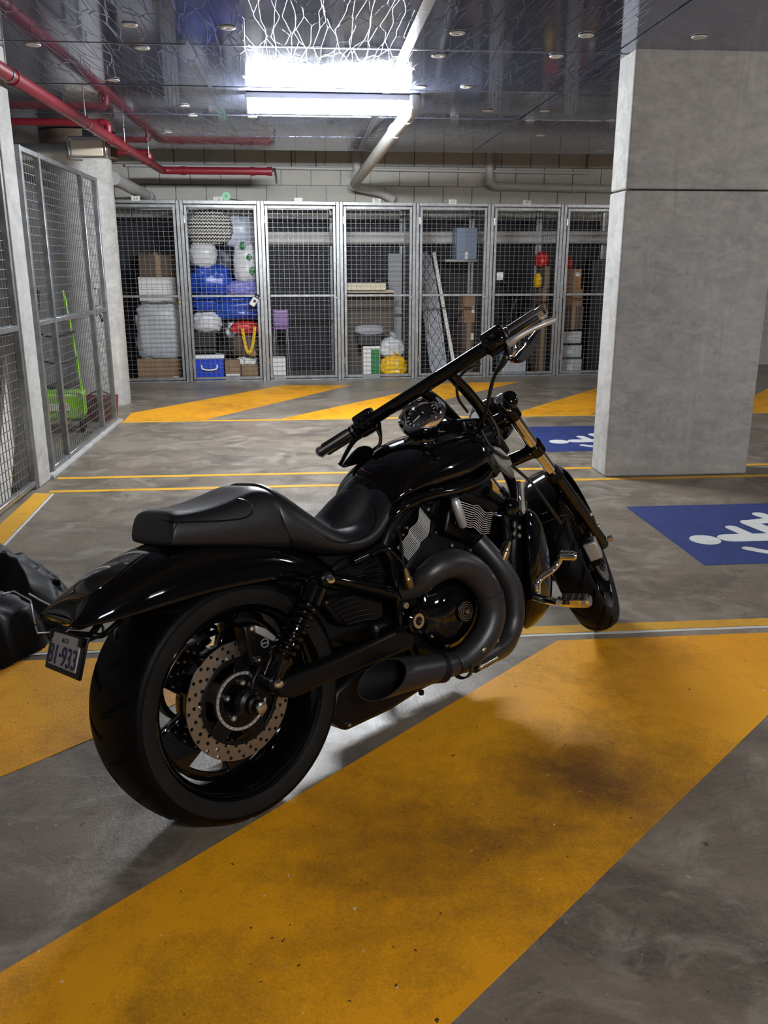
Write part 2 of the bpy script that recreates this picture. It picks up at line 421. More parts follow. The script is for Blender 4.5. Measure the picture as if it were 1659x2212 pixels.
for x in (-.66, 1.95):
    MB().box((x, 5.3, CEIL + .0005), (.03, 10.1, .0016)).build('seam_tape', 'foil_ceiling', ceiling, smooth=False)
for y in (5.71, 6.93, 8.15):
    MB().box((1.0, y, CEIL + .0008), (8.4, .012, .0014)).build('seam_tape', 'tape_foil', ceiling, smooth=False)
PIN = MB().lathe([(-.0005, .0), (-.0005, .010), (-.0022, .016), (-.0026, .036), (-.001, .043), (.003, .044)], (0, 0, 0), (0, 0, 1), 18)
pin0 = None
def pin(x, y):
    global pin0
    if pin0 is None: pin0 = PIN.build('fixing_washer', 'washer_white', ceiling)
    else:
        o = pin0.copy(); COL.objects.link(o); o.parent = ceiling; pin_l = o
        o.location = (x, y, CEIL - .002); return
    pin0.location = (x, y, CEIL - .002)
for (u, v) in [(280, 54), (307, 104), (245, 173), (398, 229), (416, 250), (362, 286), (988, 72), (947, 121), (1266, 77), (1202, 122), (1007, 188), (1053, 239), (1176, 240), (1144, 260), (1318, 260), (1168, 293), (492, 60), (545, 253), (72, 97), (1510, 80), (907, 188), (1297, 325)]:
    q = FL(u, v, CEIL)
    if q.y < 10.4: pin(round(q.x, 3), round(q.y, 3))

# walls
def wall(name, c, d, m='concrete_dark'): return struct(MB().box(c, d).build(name, m, smooth=False))
wall_back = wall('wall_back', ((XL + XR) / 2, YB + .15, 1.55), (XR - XL + .6, .3, 3.1), 'concrete_column')
wall('wall_left', (XL - .15, (YB + YF) / 2, 1.55), (.3, YB - YF, 3.1), 'concrete_column')
wall('wall_right', (XR + .15, (YB + YF) / 2, 1.55), (.3, YB - YF, 3.1), 'concrete_dark')
wall('wall_front', ((XL + XR) / 2, YF - .15, 1.55), (XR - XL + .6, .3, 3.1), 'concrete_dark')
# block courses of the back wall that show above the lockers: each block is a piece
bw, bh = .40, .25
blk = MB().box((0, 0, 0), (bw - .009, .05, bh - .009)).build('block', 'concrete_block', wall_back, smooth=False, bev=.004, seg=1)
first = True
for r_ in range(8, 12):
    for c_ in range(0, 19):
        x = -2.9 + c_ * bw + (.2 if r_ % 2 else 0)
        if first: o = blk; first = False
        else: o = blk.copy(); COL.objects.link(o); o.parent = wall_back
        o.location = (x, YB - .012 + rs.uniform(0, .006), .10 + r_ * bh - .02)

# concrete column beside the blue bay: two pours with a recessed joint
cjz = AY(1378, 408, 5.573).z
column = struct(MB().box((2.533, 5.715, cjz / 2 - .004), (1.02, .285, cjz - .008)).build('column', 'concrete_column', smooth=False, bev=.012))
MB().box((2.533, 5.715, (cjz + 2.69) / 2), (1.014, .279, 2.69 - cjz)).build('upper_pour', 'concrete_column', column, smooth=False, bev=.012)
# round column and wall pillar on the left
round_col = struct(MB().lathe([(0, .30), (2.42, .30)], (-2.2, 9.3, 0), (0, 0, 1), 40).build('round_column', 'concrete_column'))
MB().lathe([(2.42, .0), (2.42, .36), (2.62, .36), (2.655, .36)], (-2.2, 9.3, 0), (0, 0, 1), 40).build('column_head', 'rust_brown', round_col)
pillar = struct(MB().box((-2.05, 5.72, 1.33), (.56, .25, 2.66)).build('pillar', 'concrete_column', smooth=False, bev=.008))
kerb = struct(MB().box((-1.775, 7.0, .012), (.05, 2.3, .024)).build('trim_1', 'concrete_column', smooth=False, bev=.004))

# ------------------------------------------------------------------ lamps (battens on the ceiling)
def batten(x, y, L, strength, label, rz=0.0, tint=(1.0, .985, .96)):
    t = thing('ceiling_batten_light', label, 'light', (x, y, CEIL - .002), 'batten lights on the ceiling')
    t.rotation_euler = (0, 0, rz)
    MB().box((0, 0, -.024), (L, .12, .044)).build('tray', 'lamp_tray', t, bev=.006)
    nm = 'diffuser_%g' % strength
    if nm not in MATS: mat(nm, tint, .4, emit=strength)
    prof = [(-.054, -.047), (-.056, -.085), (-.05, -.115), (-.03, -.134), (0, -.14), (.03, -.134), (.05, -.115), (.056, -.085), (.054, -.047)]
    MB().loft([[(xx, a, b_) for a, b_ in prof] for xx in np.linspace(-L / 2 + .014, L / 2 - .014, 3)]).build('diffuser', nm, t)
    for s_ in (-1, 1):
        MB().loft([[(xx, a * 1.06, b_ * 1.02 + .002) for a, b_ in prof] for xx in (s_ * (L / 2 - .014), s_ * L / 2)]).build('end_cap', 'lamp_tray', t)
    return t
batten(.215, 7.12, 1.27, LAMP_MAIN, 'long white batten light glowing under the foil ceiling in view', 0, (.93, .97, 1.0))
for (x, y, st_, lb) in ((5.3, 2.3, LAMP_RIGHT, 'batten light on the ceiling right of the motorcycle, outside the picture'), (1.3, -1.6, LAMP_OTHER * 2.4, 'batten light on the ceiling behind the camera, outside the picture'), (6.5, 7.1, LAMP_OTHER * .8, 'batten light on the ceiling beyond the big column, outside the picture'), (6.5, -2.5, LAMP_OTHER * .7, 'batten light at the far right behind the camera, outside the picture')):  # unseen battens, added to light the foreground and the column face
    batten(x, y, 1.27, st_, lb, 0, (1.0, .98, .95))
# ------------------------------------------------------------------ wire lockers along the back
from mathutils import noise as mnoise
from mathutils.bvhtree import BVHTree
def wires(org, ex, ey, w, h, px, py, r=.0017):
    mb = MB(); org, ex, ey = Vector(org), Vector(ex), Vector(ey); ez = ex.cross(ey)
    def bar(a, b_, side):
        q = [side * r + ez * r, -side * r + ez * r, -side * r - ez * r, side * r - ez * r]
        mb.loft([[a + d for d in q], [b_ + d for d in q]], True, False)
    nx = max(1, round(w / px)); ny = max(1, round(h / py))
    for i in range(1, nx): bar(org + ex * (w * i / nx), org + ex * (w * i / nx) + ey * h, ex)
    for j in range(1, ny): bar(org + ey * (h * j / ny) + ez * r, org + ey * (h * j / ny) + ex * w + ez * r, ey)
    return mb
LA = Vector((-2.248, 10.887, 0)); LB = Vector((3.245, 11.207, 0))
LE = (LB - LA).normalized(); LN = Vector((-LE.y, LE.x, 0)); LZ = Vector((0, 0, 1)); LH = 2.165
LRZ = math.atan2(LE.y, LE.x)
def LS(u, v=826):
    q = FL(u, v); return (q - LA).dot(LE)
posts = [LS(235, 830), LS(409, 830), LS(571, 829), LS(733, 826), LS(893, 819), LS(1049, 815), LS(1197, 811), LS(1345, 808)]
pitch = (posts[6] - posts[1]) / 5
posts = [posts[1] + pitch * (k - 1) for k in range(9)]
LD = 1.0
def lp(s_, n_, z): return LA + LE * s_ + LN * n_ + LZ * z
RL = Matrix((LE, LN, LZ)).transposed()
numbers = ['53', '105', '', '70', '13', '197', '', '']
lab = ['leftmost wire mesh locker beside the round column, number plate 53', 'wire mesh locker crammed with blue and white bags, number plate 105', 'nearly empty wire mesh locker with a purple chair inside', 'wire mesh locker holding a yellow bag and cream boards, number plate 70', 'wire mesh locker with a leaning ironing board, number plate 13', 'dim wire mesh locker left of the brown box stack, number plate 197', 'wire mesh locker half hidden by the big concrete column', 'wire mesh locker wholly behind the big concrete column']
def locker(k):
    s0, s1 = posts[k], posts[k + 1]; w = s1 - s0
    t = thing('wire_locker', lab[k], 'locker', LA + LE * s0, 'wire mesh storage lockers along the back wall')
    t.rotation_euler = (0, 0, LRZ)
    g = 'galvanised'
    for x in (.022, w - .022):
        MB().box((x, .02, LH / 2), (.040, .04, LH)).build('post', g, t, bev=.003, seg=1)
        MB().box((x, LD, LH / 2), (.036, .036, LH)).build('post', g, t, bev=.003, seg=1)
    MB().box((w / 2, .02, LH - .02), (w - .088, .04, .04)).build('header_rail', g, t, bev=.003, seg=1)
    MB().box((w / 2, LD, LH - .02), (w - .088, .036, .04)).build('rear_rail', g, t, bev=.003, seg=1)
    MB().box((w / 2, .02, .012), (w - .088, .04, .024)).build('sill', g, t, bev=.003, seg=1)
    for x in (.02, w - .02):
        MB().box((x, LD / 2, LH - .02), (.03, LD - .08, .03)).build('top_side_rail', g, t, bev=.003, seg=1)
    a, b_, z0, z1, d = .05, w - .05, .034, LH - .052, .033
    door = MB().box((a + d / 2, .005, (z0 + z1) / 2), (d, .03, z1 - z0)).build('door', g, t, bev=.003, seg=1)
    MB().box((b_ - d / 2, .005, (z0 + z1) / 2), (d, .03, z1 - z0)).build('stile', g, door, bev=.003, seg=1)
    zm = 1.055
    for z in (z0 + d / 2, z1 - d / 2): MB().box(((a + b_) / 2, .005, z), (b_ - a - 2 * d, .03, d)).build('door_rail', g, door, bev=.003, seg=1)
    MB().box(((a + b_) / 2, .003, zm), (b_ - a - 2 * d, .026, .03)).build('mid_rail', g, door, bev=.003, seg=1)
    stuff(wires((a + d, .022, z0 + d), (1, 0, 0), (0, 0, 1), b_ - a - 2 * d, z1 - z0 - 2 * d, .06, .055).build('wire_mesh', 'galvanised_wire', door, smooth=False))
    for z in (.25, 1.05, 1.95): MB().cyl((a - .003, -.012, z - .04), (a - .003, -.012, z + .04), .008).build('hinge', 'steel_bright', door)
    MB().box((b_ - .012, -.016, 1.03), (.05, .012, .022)).build('latch', 'steel_bright', door, bev=.002)
    if k in (0,): MB().box((b_ - .012, -.03, .985), (.03, .016, .04)).build('padlock', 'brass_dull', door, bev=.004)
    stuff(wires((w - .004, .05, .03), (0, 1, 0), (0, 0, 1), LD - .07, LH - .08, .075, .06, .0016).build('divider_mesh', 'wire_shaded', t, smooth=False))
    if k == 0: stuff(wires((.004, .05, .03), (0, 1, 0), (0, 0, 1), LD - .07, LH - .08, .075, .06, .0016).build('divider_mesh', 'wire_shaded', t, smooth=False))
    stuff(wires((.04, LD, .03), (1, 0, 0), (0, 0, 1), w - .08, LH - .08, .075, .06, .0016).build('rear_mesh', 'wire_shaded', t, smooth=False))
    stuff(wires((.04, .04, LH - .012), (1, 0, 0), (0, 1, 0), w - .08, LD - .06, .1, .1, .0016).build('roof_mesh', 'wire_shaded', t, smooth=False))
    MB().box((w / 2, LD + .03, 1.02), (w - .01, .012, 2.0)).build('shade_sheet', 'shade_dark', t, smooth=False)  # added dark sheet standing in for the shade deep in the locker
    if k < 6:
        pl = MB().box((w * .48, -.003, LH + .012), (.10, .004, .055)).build('number_plate', 'label_white', t)
        if numbers[k]:
            text_mesh('plate_number', numbers[k], .052, 'print_black', pl, Matrix.Translation((w * .48, -.0055, LH + .012)) @ Matrix.Rotation(PI / 2, 4, 'X'))
    return t
mat('shade_dark', (.014, .015, .019), .8, var=.2)  # locker shade put into the colour of the added sheet
mat('brass_dull', (.55, .42, .2), .35, 1.0)
for k in range(7): locker(k)

# ------------------------------------------------------------------ materials of stored things
mat('cardboard', (.25, .15, .08), .8, var=.12); mat('cardboard_dark', (.085, .055, .036), .8, var=.12); mat('cardboard_orange', (.32, .16, .055), .8, var=.1)
mat('tape_tan', (.27, .18, .10), .35); mat('paper_white', (.72, .72, .7), .7, var=.05)
mat('plastic_white', (.62, .63, .66), .35, bmp=.3, bscale=25); mat('plastic_clearish', (.55, .6, .72), .3, bmp=.3, bscale=20)
mat('bag_blue', (.012, .06, .42), .3, bmp=.4, bscale=30); mat('bag_navy', (.006, .007, .025), .45, bmp=.3, bscale=25)
mat('bag_purple', (.22, .22, .62), .4, bmp=.3, bscale=25); mat('bag_black', (.006, .006, .009), .3, bmp=.4, bscale=25)
mat('bag_yellow', (.85, .5, .01), .3, bmp=.3, bscale=25); mat('bag_red', (.55, .02, .015), .45); mat('bag_grey', (.45, .47, .5), .4, var=.1, bmp=.3, bscale=20)
mat('cooler_blue', (.01, .06, .55), .35); mat('cooler_white', (.8, .82, .84), .4); mat('plastic_purple', (.26, .15, .38), .4)
mat('green_print', (.02, .18, .05), .5); mat('lime', (.28, .62, .04), .4); mat('cream_board', (.66, .58, .42), .6, var=.08); mat('ply_brown', (.085, .068, .05), .7, var=.15)
mat('dark_plastic', (.012, .012, .014), .45); mat('suitcase_grey', (.20, .26, .36), .4); mat('tub_clear', (.45, .47, .47), .3); mat('yellow_strap', (.8, .5, .02), .6)
mat('timber', (.42, .25, .12), .65, var=.15); mat('board_white', (.75, .74, .7), .5); mat('crate_maroon', (.12, .02, .03), .5); mat('board_grey', (.30, .31, .33), .7)
def zig_mat():
    m, nt, b = newmat('zigzag_fabric'); v = mapping(nt, (1, 1, 1))
    sx = N(nt, 'ShaderNodeSeparateXYZ'); nt.links.new(v, sx.inputs[0])
    pp = N(nt, 'ShaderNodeMath', operation='PINGPONG'); nt.links.new(sx.outputs[0], pp.inputs[0]); pp.inputs[1].default_value = .018
    ad = N(nt, 'ShaderNodeMath', operation='ADD'); nt.links.new(sx.outputs[2], ad.inputs[0]); nt.links.new(pp.outputs[0], ad.inputs[1])
    p2 = N(nt, 'ShaderNodeMath', operation='PINGPONG'); nt.links.new(ad.outputs[0], p2.inputs[0]); p2.inputs[1].default_value = .02
    nt.links.new(mixc(nt, ramp(nt, p2.outputs[0], .009, .011), (.01, .01, .012), (.68, .66, .6)), b.inputs['Base Color']); b.inputs['Roughness'].default_value = .8
def diamond_mat():
    m, nt, b = newmat('diamond_fabric'); v = mapping(nt, (1, 1, 1), (0, 0, 0)); sx = N(nt, 'ShaderNodeSeparateXYZ'); nt.links.new(v, sx.inputs[0])
    hs = []
    for sg in ('ADD', 'SUBTRACT'):
        a = N(nt, 'ShaderNodeMath', operation=sg); nt.links.new(sx.outputs[0], a.inputs[0]); mm = N(nt, 'ShaderNodeMath', operation='MULTIPLY'); nt.links.new(sx.outputs[2], mm.inputs[0]); mm.inputs[1].default_value = .62; nt.links.new(mm.outputs[0], a.inputs[1])
        p_ = N(nt, 'ShaderNodeMath', operation='PINGPONG'); nt.links.new(a.outputs[0], p_.inputs[0]); p_.inputs[1].default_value = .05; hs.append(p_.outputs[0])
    mn = N(nt, 'ShaderNodeMath', operation='MINIMUM'); nt.links.new(hs[0], mn.inputs[0]); nt.links.new(hs[1], mn.inputs[1])
    nt.links.new(mixc(nt, ramp(nt, mn.outputs[0], .004, .007), (.06, .065, .075), (.36, .37, .41)), b.inputs['Base Color']); b.inputs['Roughness'].default_value = .8
zig_mat(); diamond_mat()

def yrow(u, n_=.15):            # depth of a plane n_ behind the locker fronts at photo column u
    d = ray(u, 700)
    P = LA + LN * n_; t = (P - Vector((0, 0, CAMH))).dot(LN) / Vector(d).dot(LN)
    return t * d[1]
def rect(u0, v0, u1, v1, n_):
    um = (u0 + u1) / 2; y = yrow(um, n_)
    a, b_ = AY(u0, v1, y), AY(u1, v0, y)
    sm = (Vector(((a.x + b_.x) / 2, y, 0)) - LA).dot(LE); k = max(0, min(6, int((sm - posts[0]) // pitch)))
    x0, x1 = max(a.x, LA.x + LE.x * (posts[k] + .05) - LN.x * -n_), min(b_.x, LA.x + LE.x * (posts[k + 1] - .05) + LN.x * n_)
    return (x0 + x1) / 2, y, x1 - x0, a.z, b_.z
G2 = 'things stored in the wire lockers'
def carton(label, u0, v0, u1, v1, n_=.12, dp=.35, m='cardboard', base=None, tape=True, note=None, rz=0.0, cat='box', name='carton'):
    x, y, w, z0, z1 = rect(u0, v0, u1, v1, n_)
    if base is not None: z0 = base
    t = thing(name, label, cat, (x, y + dp / 2, z0), G2); t.rotation_euler = (0, 0, LRZ + rz)
    h = z1 - z0
    MB().box((0, 0, h / 2), (w, dp, h)).build('body', m, t, bev=.006)
    if tape:
        MB().box((0, -dp / 2 - .001, h / 2), (.05, .003, h)).build('tape', 'tape_tan', t, smooth=False)
        MB().box((0, 0, h + .001), (w * .98, .004, .002)).build('lid_seam', 'print_black', t, smooth=False)
    if note:
        nx, nz, nw, nh = note
        MB().box((nx * w / 2, -dp / 2 - .0025, nz * h), (nw * w, .003, nh * h)).build('paper_label', 'paper_white', t, smooth=False)
    return t
def crumple(c, rx, ry, rz, seed, amp=.12, nu=34, nv=24, flat=True, power=.75):
    mb = MB(); c = Vector(c); off = Vector((seed * 3.1, seed * 1.7, seed * .9)); rings = []
    for j in range(nv + 1):
        th = PI * (j + .02) / (nv + .04); ring = []
        for k in range(nu):
            ph = 2 * PI * k / nu
            sp = lambda a: math.copysign(abs(a) ** power, a)
            d = Vector((sp(math.sin(th) * math.cos(ph)), sp(math.sin(th) * math.sin(ph)), sp(math.cos(th))))
            nz = 1 - abs(mnoise.noise(d * 2.1 + off)) * 2; n2 = 1 - abs(mnoise.noise(d * 4.7 + off)) * 2; n3 = 1 - abs(mnoise.noise(d * 9.5 + off)) * 2
            f = 1 + amp * (nz * .8 + n2 * .55 + n3 * .35 - .85)
            p_ = Vector((d.x * rx * f, d.y * ry * f, d.z * rz * f))
            if flat and p_.z < -rz * .93: p_.z = -rz * .93
            ring.append(c + p_)
        rings.append(ring)
    return mb.loft(rings)
def bag(label, u0, v0, u1, v1, m, n_=.12, dp=.35, base=None, seed=1, amp=.16, knot=False, cat='bag', name='plastic_bag', power=.75, sag=False):
    x, y, w, z0, z1 = rect(u0, v0, u1, v1, n_)
    if base is not None: z0 = base
    h = z1 - z0
    t = thing(name, label, cat, (x, y + dp / 2, z0), G2); t.rotation_euler = (0, 0, LRZ)
    kz = h * (.82 if knot else 1.0)
    crumple((0, 0, kz / 2 * .97), w / 2 * 1.06, dp / 2 * .92, kz / 2 * 1.02, seed, amp, power=power).build('body', m, t, ang=60)
    if knot:
        MB().tube([(0, 0, kz * .9), (.01, 0, h * .9), (.03, -.02, h)], [w * .16, w * .06, w * .16], 9).build('tied_top', m, t)
    return t
# --- locker 53
carton('dark brown carton high at the back of the leftmost locker', 300, 545, 372, 600, .62, .35, 'cardboard_dark', note=(.1, .4, .3, .2))
carton('wide carton under the grey wrapped bedding', 298, 775, 388, 822, .2, .4, 'cardboard', 0.0, note=(.75, .12, .14, .16))
bag('large silvery wrapped bedding roll standing on a carton', 298, 650, 392, 780, 'bag_grey', .16, .40, seed=4, amp=.10, name='wrapped_bedding', cat='bedding', power=.5)
carton('white box lying on the silvery wrapped bedding', 300, 598, 376, 650, .25, .35, 'paper_white', tape=False)
carton('dark brown carton between the white box and the high carton', 300, 552, 380, 599, .24, .3, 'cardboard_dark')
# --- locker 105, bottom to top
t = carton('blue cool box with a white lid and handle on the locker floor', 419, 775, 481, 822, .14, .32, 'cooler_blue', 0.0, False, name='cool_box', cat='cool box')
x, y, w, z0, z1 = rect(419, 775, 481, 822, .14); h = z1
MB().box((0, 0, h + .025), (w + .02, .34, .05)).build('lid', 'cooler_white', t, bev=.012)
MB().tube(catmull([(-.10, -.165, h * .72), (-.085, -.185, h * .55), (0, -.19, h * .5), (.085, -.185, h * .55), (.10, -.165, h * .72)], 5), .011, 8).build('handle', 'cooler_white', t)
MB().box((.0, -.163, h * .12), (.05, .008, .03)).build('badge', 'paper_white', t)
carton('small carton with a white printed panel next to the blue cool box', 486, 778, 517, 822, .12, .3, 'cardboard', 0.0, note=(0, .18, .9, .3))
carton('torn small carton at the right end of the bag filled locker', 521, 788, 556, 822, .12, .3, 'cardboard', 0.0)
bag('crumpled white paper tucked on top of the torn small carton', 512, 772, 552, 790, 'paper_white', .16, .22, seed=3, amp=.3, name='crumpled_paper', cat='paper')
for k, (a, b_) in enumerate(((738, 752), (728, 738), (720, 728))):
    carton(['lowest', 'middle', 'topmost'][k] + ' dark tray of the three stacked above the blue cool box', 418, a, 466, b_ - (2 if k == 0 else 0), .18, .26, 'dark_plastic', tape=False, name='storage_tray', cat='tray')
carton('thin dark tray resting on the white lid of the blue cool box', 418, 752, 466, 763, .18, .26, 'dark_plastic', tape=False, name='storage_tray', cat='tray')
bag('white and lilac pillow lying on the dark trays', 415, 672, 475, 721, 'plastic_white', .15, .34, seed=7, amp=.12, name='pillow', cat='pillow')
bag('shiny black bag right of the white and lilac pillow', 470, 690, 520, 772, 'bag_black', .2, .32, seed=9, amp=.22)
t = bag('brown basket bag with yellow straps beneath the blue bags', 498, 722, 556, 772, 'cardboard_dark', .14, .3, seed=11, amp=.12, name='basket_bag')
x, y, w, z0, z1 = rect(498, 722, 556, 772, .14); hh = z1 - z0
MB().tube(catmull([(-.02, -.16, hh * 1.25), (.0, -.17, hh * .7), (.04, -.175, hh * .2), (.10, -.17, hh * .5), (.14, -.16, hh * 1.35)], 6), .022, 6).build('strap', 'yellow_strap', t)
MB().ball((.1, -.15, hh * .15), .05, .02, .04).build('orange_tag', 'cardboard_orange', t)
bag('red folded bag on top of the brown basket bag', 495, 695, 556, 724, 'bag_red', .18, .3, seed=13, amp=.2, name='folded_bag')
bag('big glossy blue bag low in the locker beside the padlock', 462, 640, 560, 692, 'bag_blue', .14, .4, seed=15, amp=.16)
bag('glossy blue bag squeezed against the left door stile below the mid rail', 412, 638, 470, 674, 'bag_blue', .12, .38, seed=17, amp=.16)
bag('tall glossy blue bag above the mid rail under the navy bag', 411, 572, 492, 640, 'bag_blue', .12, .4, seed=19, amp=.2)
bag('lilac bag above the mid rail under the white bag with green prints', 488, 606, 555, 642, 'bag_purple', .12, .36, seed=21, amp=.18)
bag('dark navy zipped bag amid the white bags', 438, 528, 510, 612, 'bag_navy', .30, .36, seed=23, amp=.2, name='cloth_bag')
t = bag('slim white bag with green leaf prints at the right door stile', 505, 524, 552, 612, 'plastic_white', .12, .3, seed=25, amp=.14)
for (a, b_, c) in ((-.02, .9, .05), (.05, .62, .04), (.08, .3, .05)): MB().ball((a, -.15, b_ * .5), .035, .012, c).build('leaf_print', 'green_print', t)
bag('round white bag at the left under the zigzag cushion', 408, 520, 462, 580, 'plastic_white', .14, .36, seed=27, amp=.1)
bag('large translucent bluish bag near the locker top', 464, 462, 551, 536, 'plastic_clearish', .38, .45, seed=29, amp=.12)
bag('black and cream zigzag cushion at the top of the bag filled locker', 406, 452, 494, 528, 'zigzag_fabric', .14, .3, seed=31, amp=.1, name='zigzag_cushion', cat='cushion')
# key safe on the door
q = AY(548, 652, yrow(548, -.03)); t = thing('combination_lock', 'white and black combination lock hanging on the mid rail of the bag locker', 'lock', q)
Rk = Matrix.Rotation(math.radians(35), 3, 'Y')
MB().box((0, 0, 0), (.075, .03, .11), Rk).build('body', 'label_white', t, bev=.012)
MB().box(Rk @ Vector((.006, -.016, .015)), (.03, .006, .035), Rk).build('dial', 'print_black', t)
MB().tube(catmull([Rk @ Vector(p_) for p_ in ((-.02, 0, .05), (-.02, 0, .085), (0, 0, .1), (.02, 0, .085), (.02, 0, .05))], 4), .007, 8).build('shackle', 'dark_plastic', t)
# --- nearly empty locker
x, y, w, z0, z1 = rect(584, 668, 616, 708, .35)
t = thing('plastic_chair', 'purple plastic chair in the nearly empty locker', 'chair', (x + .02, y + .25, 0), G2); t.rotation_euler = (0, 0, .1)
MB().loft([[(a, -.18 + .03 * math.cos(a * 9), b_) for a in np.linspace(-w / 2, w / 2, 7)] for b_ in np.linspace(z0, z1, 6)], False, False).build('backrest', 'plastic_purple', t, solid=.012)
MB().box((0, 0, z0 - .02), (w, .34, .02)).build('seat', 'plastic_purple', t, bev=.008)
for sx in (-1, 1):
    for sy in (-1, 1): MB().cyl((sx * w * .42, sy * .15, z0 - .03), (sx * w * .5, sy * .18, 0), .012).build('leg', 'galvanised', t)
t = carton('crooked white paper carton on the floor of the nearly empty locker', 590, 772, 616, 818, .12, .16, 'paper_white', 0.0, False)
# --- locker 70
carton('white bag box with a green printed panel beside the yellow bag', 784, 748, 820, 818, .16, .2, 'paper_white', 0.0, False)
x, y, w, z0, z1 = rect(784, 748, 820, 818, .16); tt = [o for o in bpy.data.objects if o.name.startswith('carton') and o.parent is None][-1]
MB().box((w * .22, -.102, z1 * .5), (w * .5, .004, z1 * .8)).build('green_panel', 'green_print', tt, smooth=False)
bag('white plastic bag bulging behind the yellow bag', 820, 724, 873, 772, 'plastic_white', .2, .28, seed=33, amp=.2, knot=True)
bag('shiny yellow plastic bag on the locker floor', 826, 762, 878, 820, 'bag_yellow', .12, .26, 0.0, seed=35, amp=.22, knot=True)
carton('long cream board lying on top of the brown panels', 745, 612, 832, 627, .14, .5, 'cream_board', tape=False, name='cream_board', cat='board')
carton('second cream board under the long cream board', 748, 627, 850, 633, .2, .5, 'cream_board', tape=False, name='cream_board', cat='board')
t = carton('tall brown panels standing below the cream boards', 747, 633, 850, 820, .50, .2, 'ply_brown', 0.0, False, name='plywood_stack', cat='plywood')
carton('grey upright sheet along the divider behind the cream boards', 838, 548, 886, 820, .75, .06, 'board_grey', 0.0, False, name='grey_sheet', cat='sheet')
bag('dark helmet shape on the cream boards', 800, 598, 838, 614, 'dark_plastic', .25, .3, seed=37, amp=.1, name='dark_bundle', cat='bundle')
bag('grey rolled cloth in front of the brown panels', 768, 702, 828, 726, 'board_grey', .16, .18, seed=39, amp=.12, name='rolled_cloth', cat='cloth')
carton('low dark stool under the grey rolled cloth', 772, 726, 822, 745, .16, .2, 'dark_plastic', tape=False, name='stool', cat='stool')
# --- locker 13: ironing board, pole
def leaner(name, label, cat, pts, wd, th, m, n_):
    t = thing(name, label, cat, (0, 0, 0), G2); P = []
    for (u, v, n2) in pts: P.append(AY(u, v, yrow(u, n2)))
    b0, t0 = P; b0.z = 0.0
    t.location = b0; ax = (t0 - b0); ln = ax.length; ax.normalize(); sd = LE - ax * LE.dot(ax); sd.normalize(); nr = sd.cross(ax)
    q = [sd * (a * wd / 2) + nr * (b_ * th / 2) for a, b_ in ((-1, -1), (1, -1), (1, 1), (-1, 1))]
    secs = [(0, .75), (.08, 1), (.75, 1), (.93, .8), (1, .45)] if wd > .1 else [(0, 1), (1, 1)]
    MB().loft([[ax * (ln * s_) + d * 1.0 * k for d in q] for s_, k in secs]).build('board', m, t, bev=.006)
    return t, ax, ln, sd, nr
t, ax, ln, sd, nr = leaner('ironing_board', 'ironing board with grey diamond cover leaning in its locker', 'ironing board', [(950, 800, .3), (915, 545, .75)], .24, .03, 'diamond_fabric', .3)
for s_ in (-1, 1): MB().cyl(ax * .2 + sd * .08 * s_ + nr * .03, ax * (ln * .75) + sd * .04 * s_ + nr * .05, .009).build('leg', 'galvanised', t)
leaner('white_pole', 'pale straight pole leaning right of the ironing board', 'pole', [(985, 800, .25), (937, 545, .7)], .045, .03, 'board_white', .3)
t = carton('blue grey hard suitcase hung high behind the locker number 13', 984, 492, 1046, 560, .5, .28, 'suitcase_grey', tape=False, note=(-.02, .12, .14, .25), name='suitcase', cat='suitcase')
sh = carton('slatted shelf board carrying the blue grey suitcase', 960, 560, 1062, 566, .45, .4, 'galvanised', tape=False, name='shelf_board', cat='shelf')
for k in range(3):
    carton(['taped carton on the lower boxes in locker 13', 'worn carton under the taped carton in locker 13', 'low carton on the floor of locker 13'][k], 1000 - k * 3, 640 + k * 58, 1045, 698 + k * 58 + (10 if k == 2 else 0), .5, .35, ['cardboard', 'cardboard_dark', 'cardboard_dark'][k], 0.0 if k == 2 else None, note=(.6, .5, .25, .25))
# --- locker 197
carton('pale grey plastic case on the floor behind the right handlebar', 1082, 768, 1136, 812, .2, .3, 'bag_grey', 0.0, False, name='plastic_case', cat='case')
MB().box((0, -.155, .18), (.1, .008, .04)).build('red_latch', 'bag_red', [o for o in bpy.data.objects if o.name.startswith('plastic_case')][0])
x, y, w, z0, z1 = rect(1068, 560, 1112, 700, .7)
t = thing('exercise_bicycle', 'dark exercise bicycle standing deep in the locker numbered 197', 'bicycle', (x, y, 0), G2)
for pts, r_ in (([(-.3, 0, .02), (.3, 0, .02)], .025), ([(-.25, 0, .03), (0, 0, .5), (-.05, 0, 1.15)], .03), ([(.25, 0, .03), (0, 0, .5), (.18, 0, 1.0)], .03), ([(-.05, -.2, 1.2), (-.05, 0, 1.15), (-.05, .2, 1.2)], .018)):
    MB().tube(pts, r_, 10).build('frame_tube', 'dark_plastic', t)
MB().lathe([(-.03, 0), (-.03, .22), (.03, .22), (.03, 0)], (.05, 0, .36), (0, 1, 0), 24).build('flywheel', 'dark_plastic', t)
MB().ball((.2, 0, 1.03), .13, .09, .04).build('saddle', 'dark_plastic', t)
MB().box((-.1, -.05, 1.28), (.1, .16, .12)).build('console', 'steel_bright', t, bev=.01)
carton('taped grey carton under the pink bag in locker 197', 1172, 575, 1208, 622, .3, .35, 'cardboard_dark', tape=True)
bag('pinkish red bag on the taped grey carton', 1164, 545, 1206, 577, 'bag_red', .3, .3, seed=43, amp=.2)
bag('yellow bag at the left side of the taped grey carton', 1158, 590, 1174, 622, 'bag_yellow', .3, .2, seed=45, amp=.1)
carton('tall dark carton under the taped grey carton', 1156, 622, 1206, 812, .3, .35, 'cardboard_dark', 0.0)
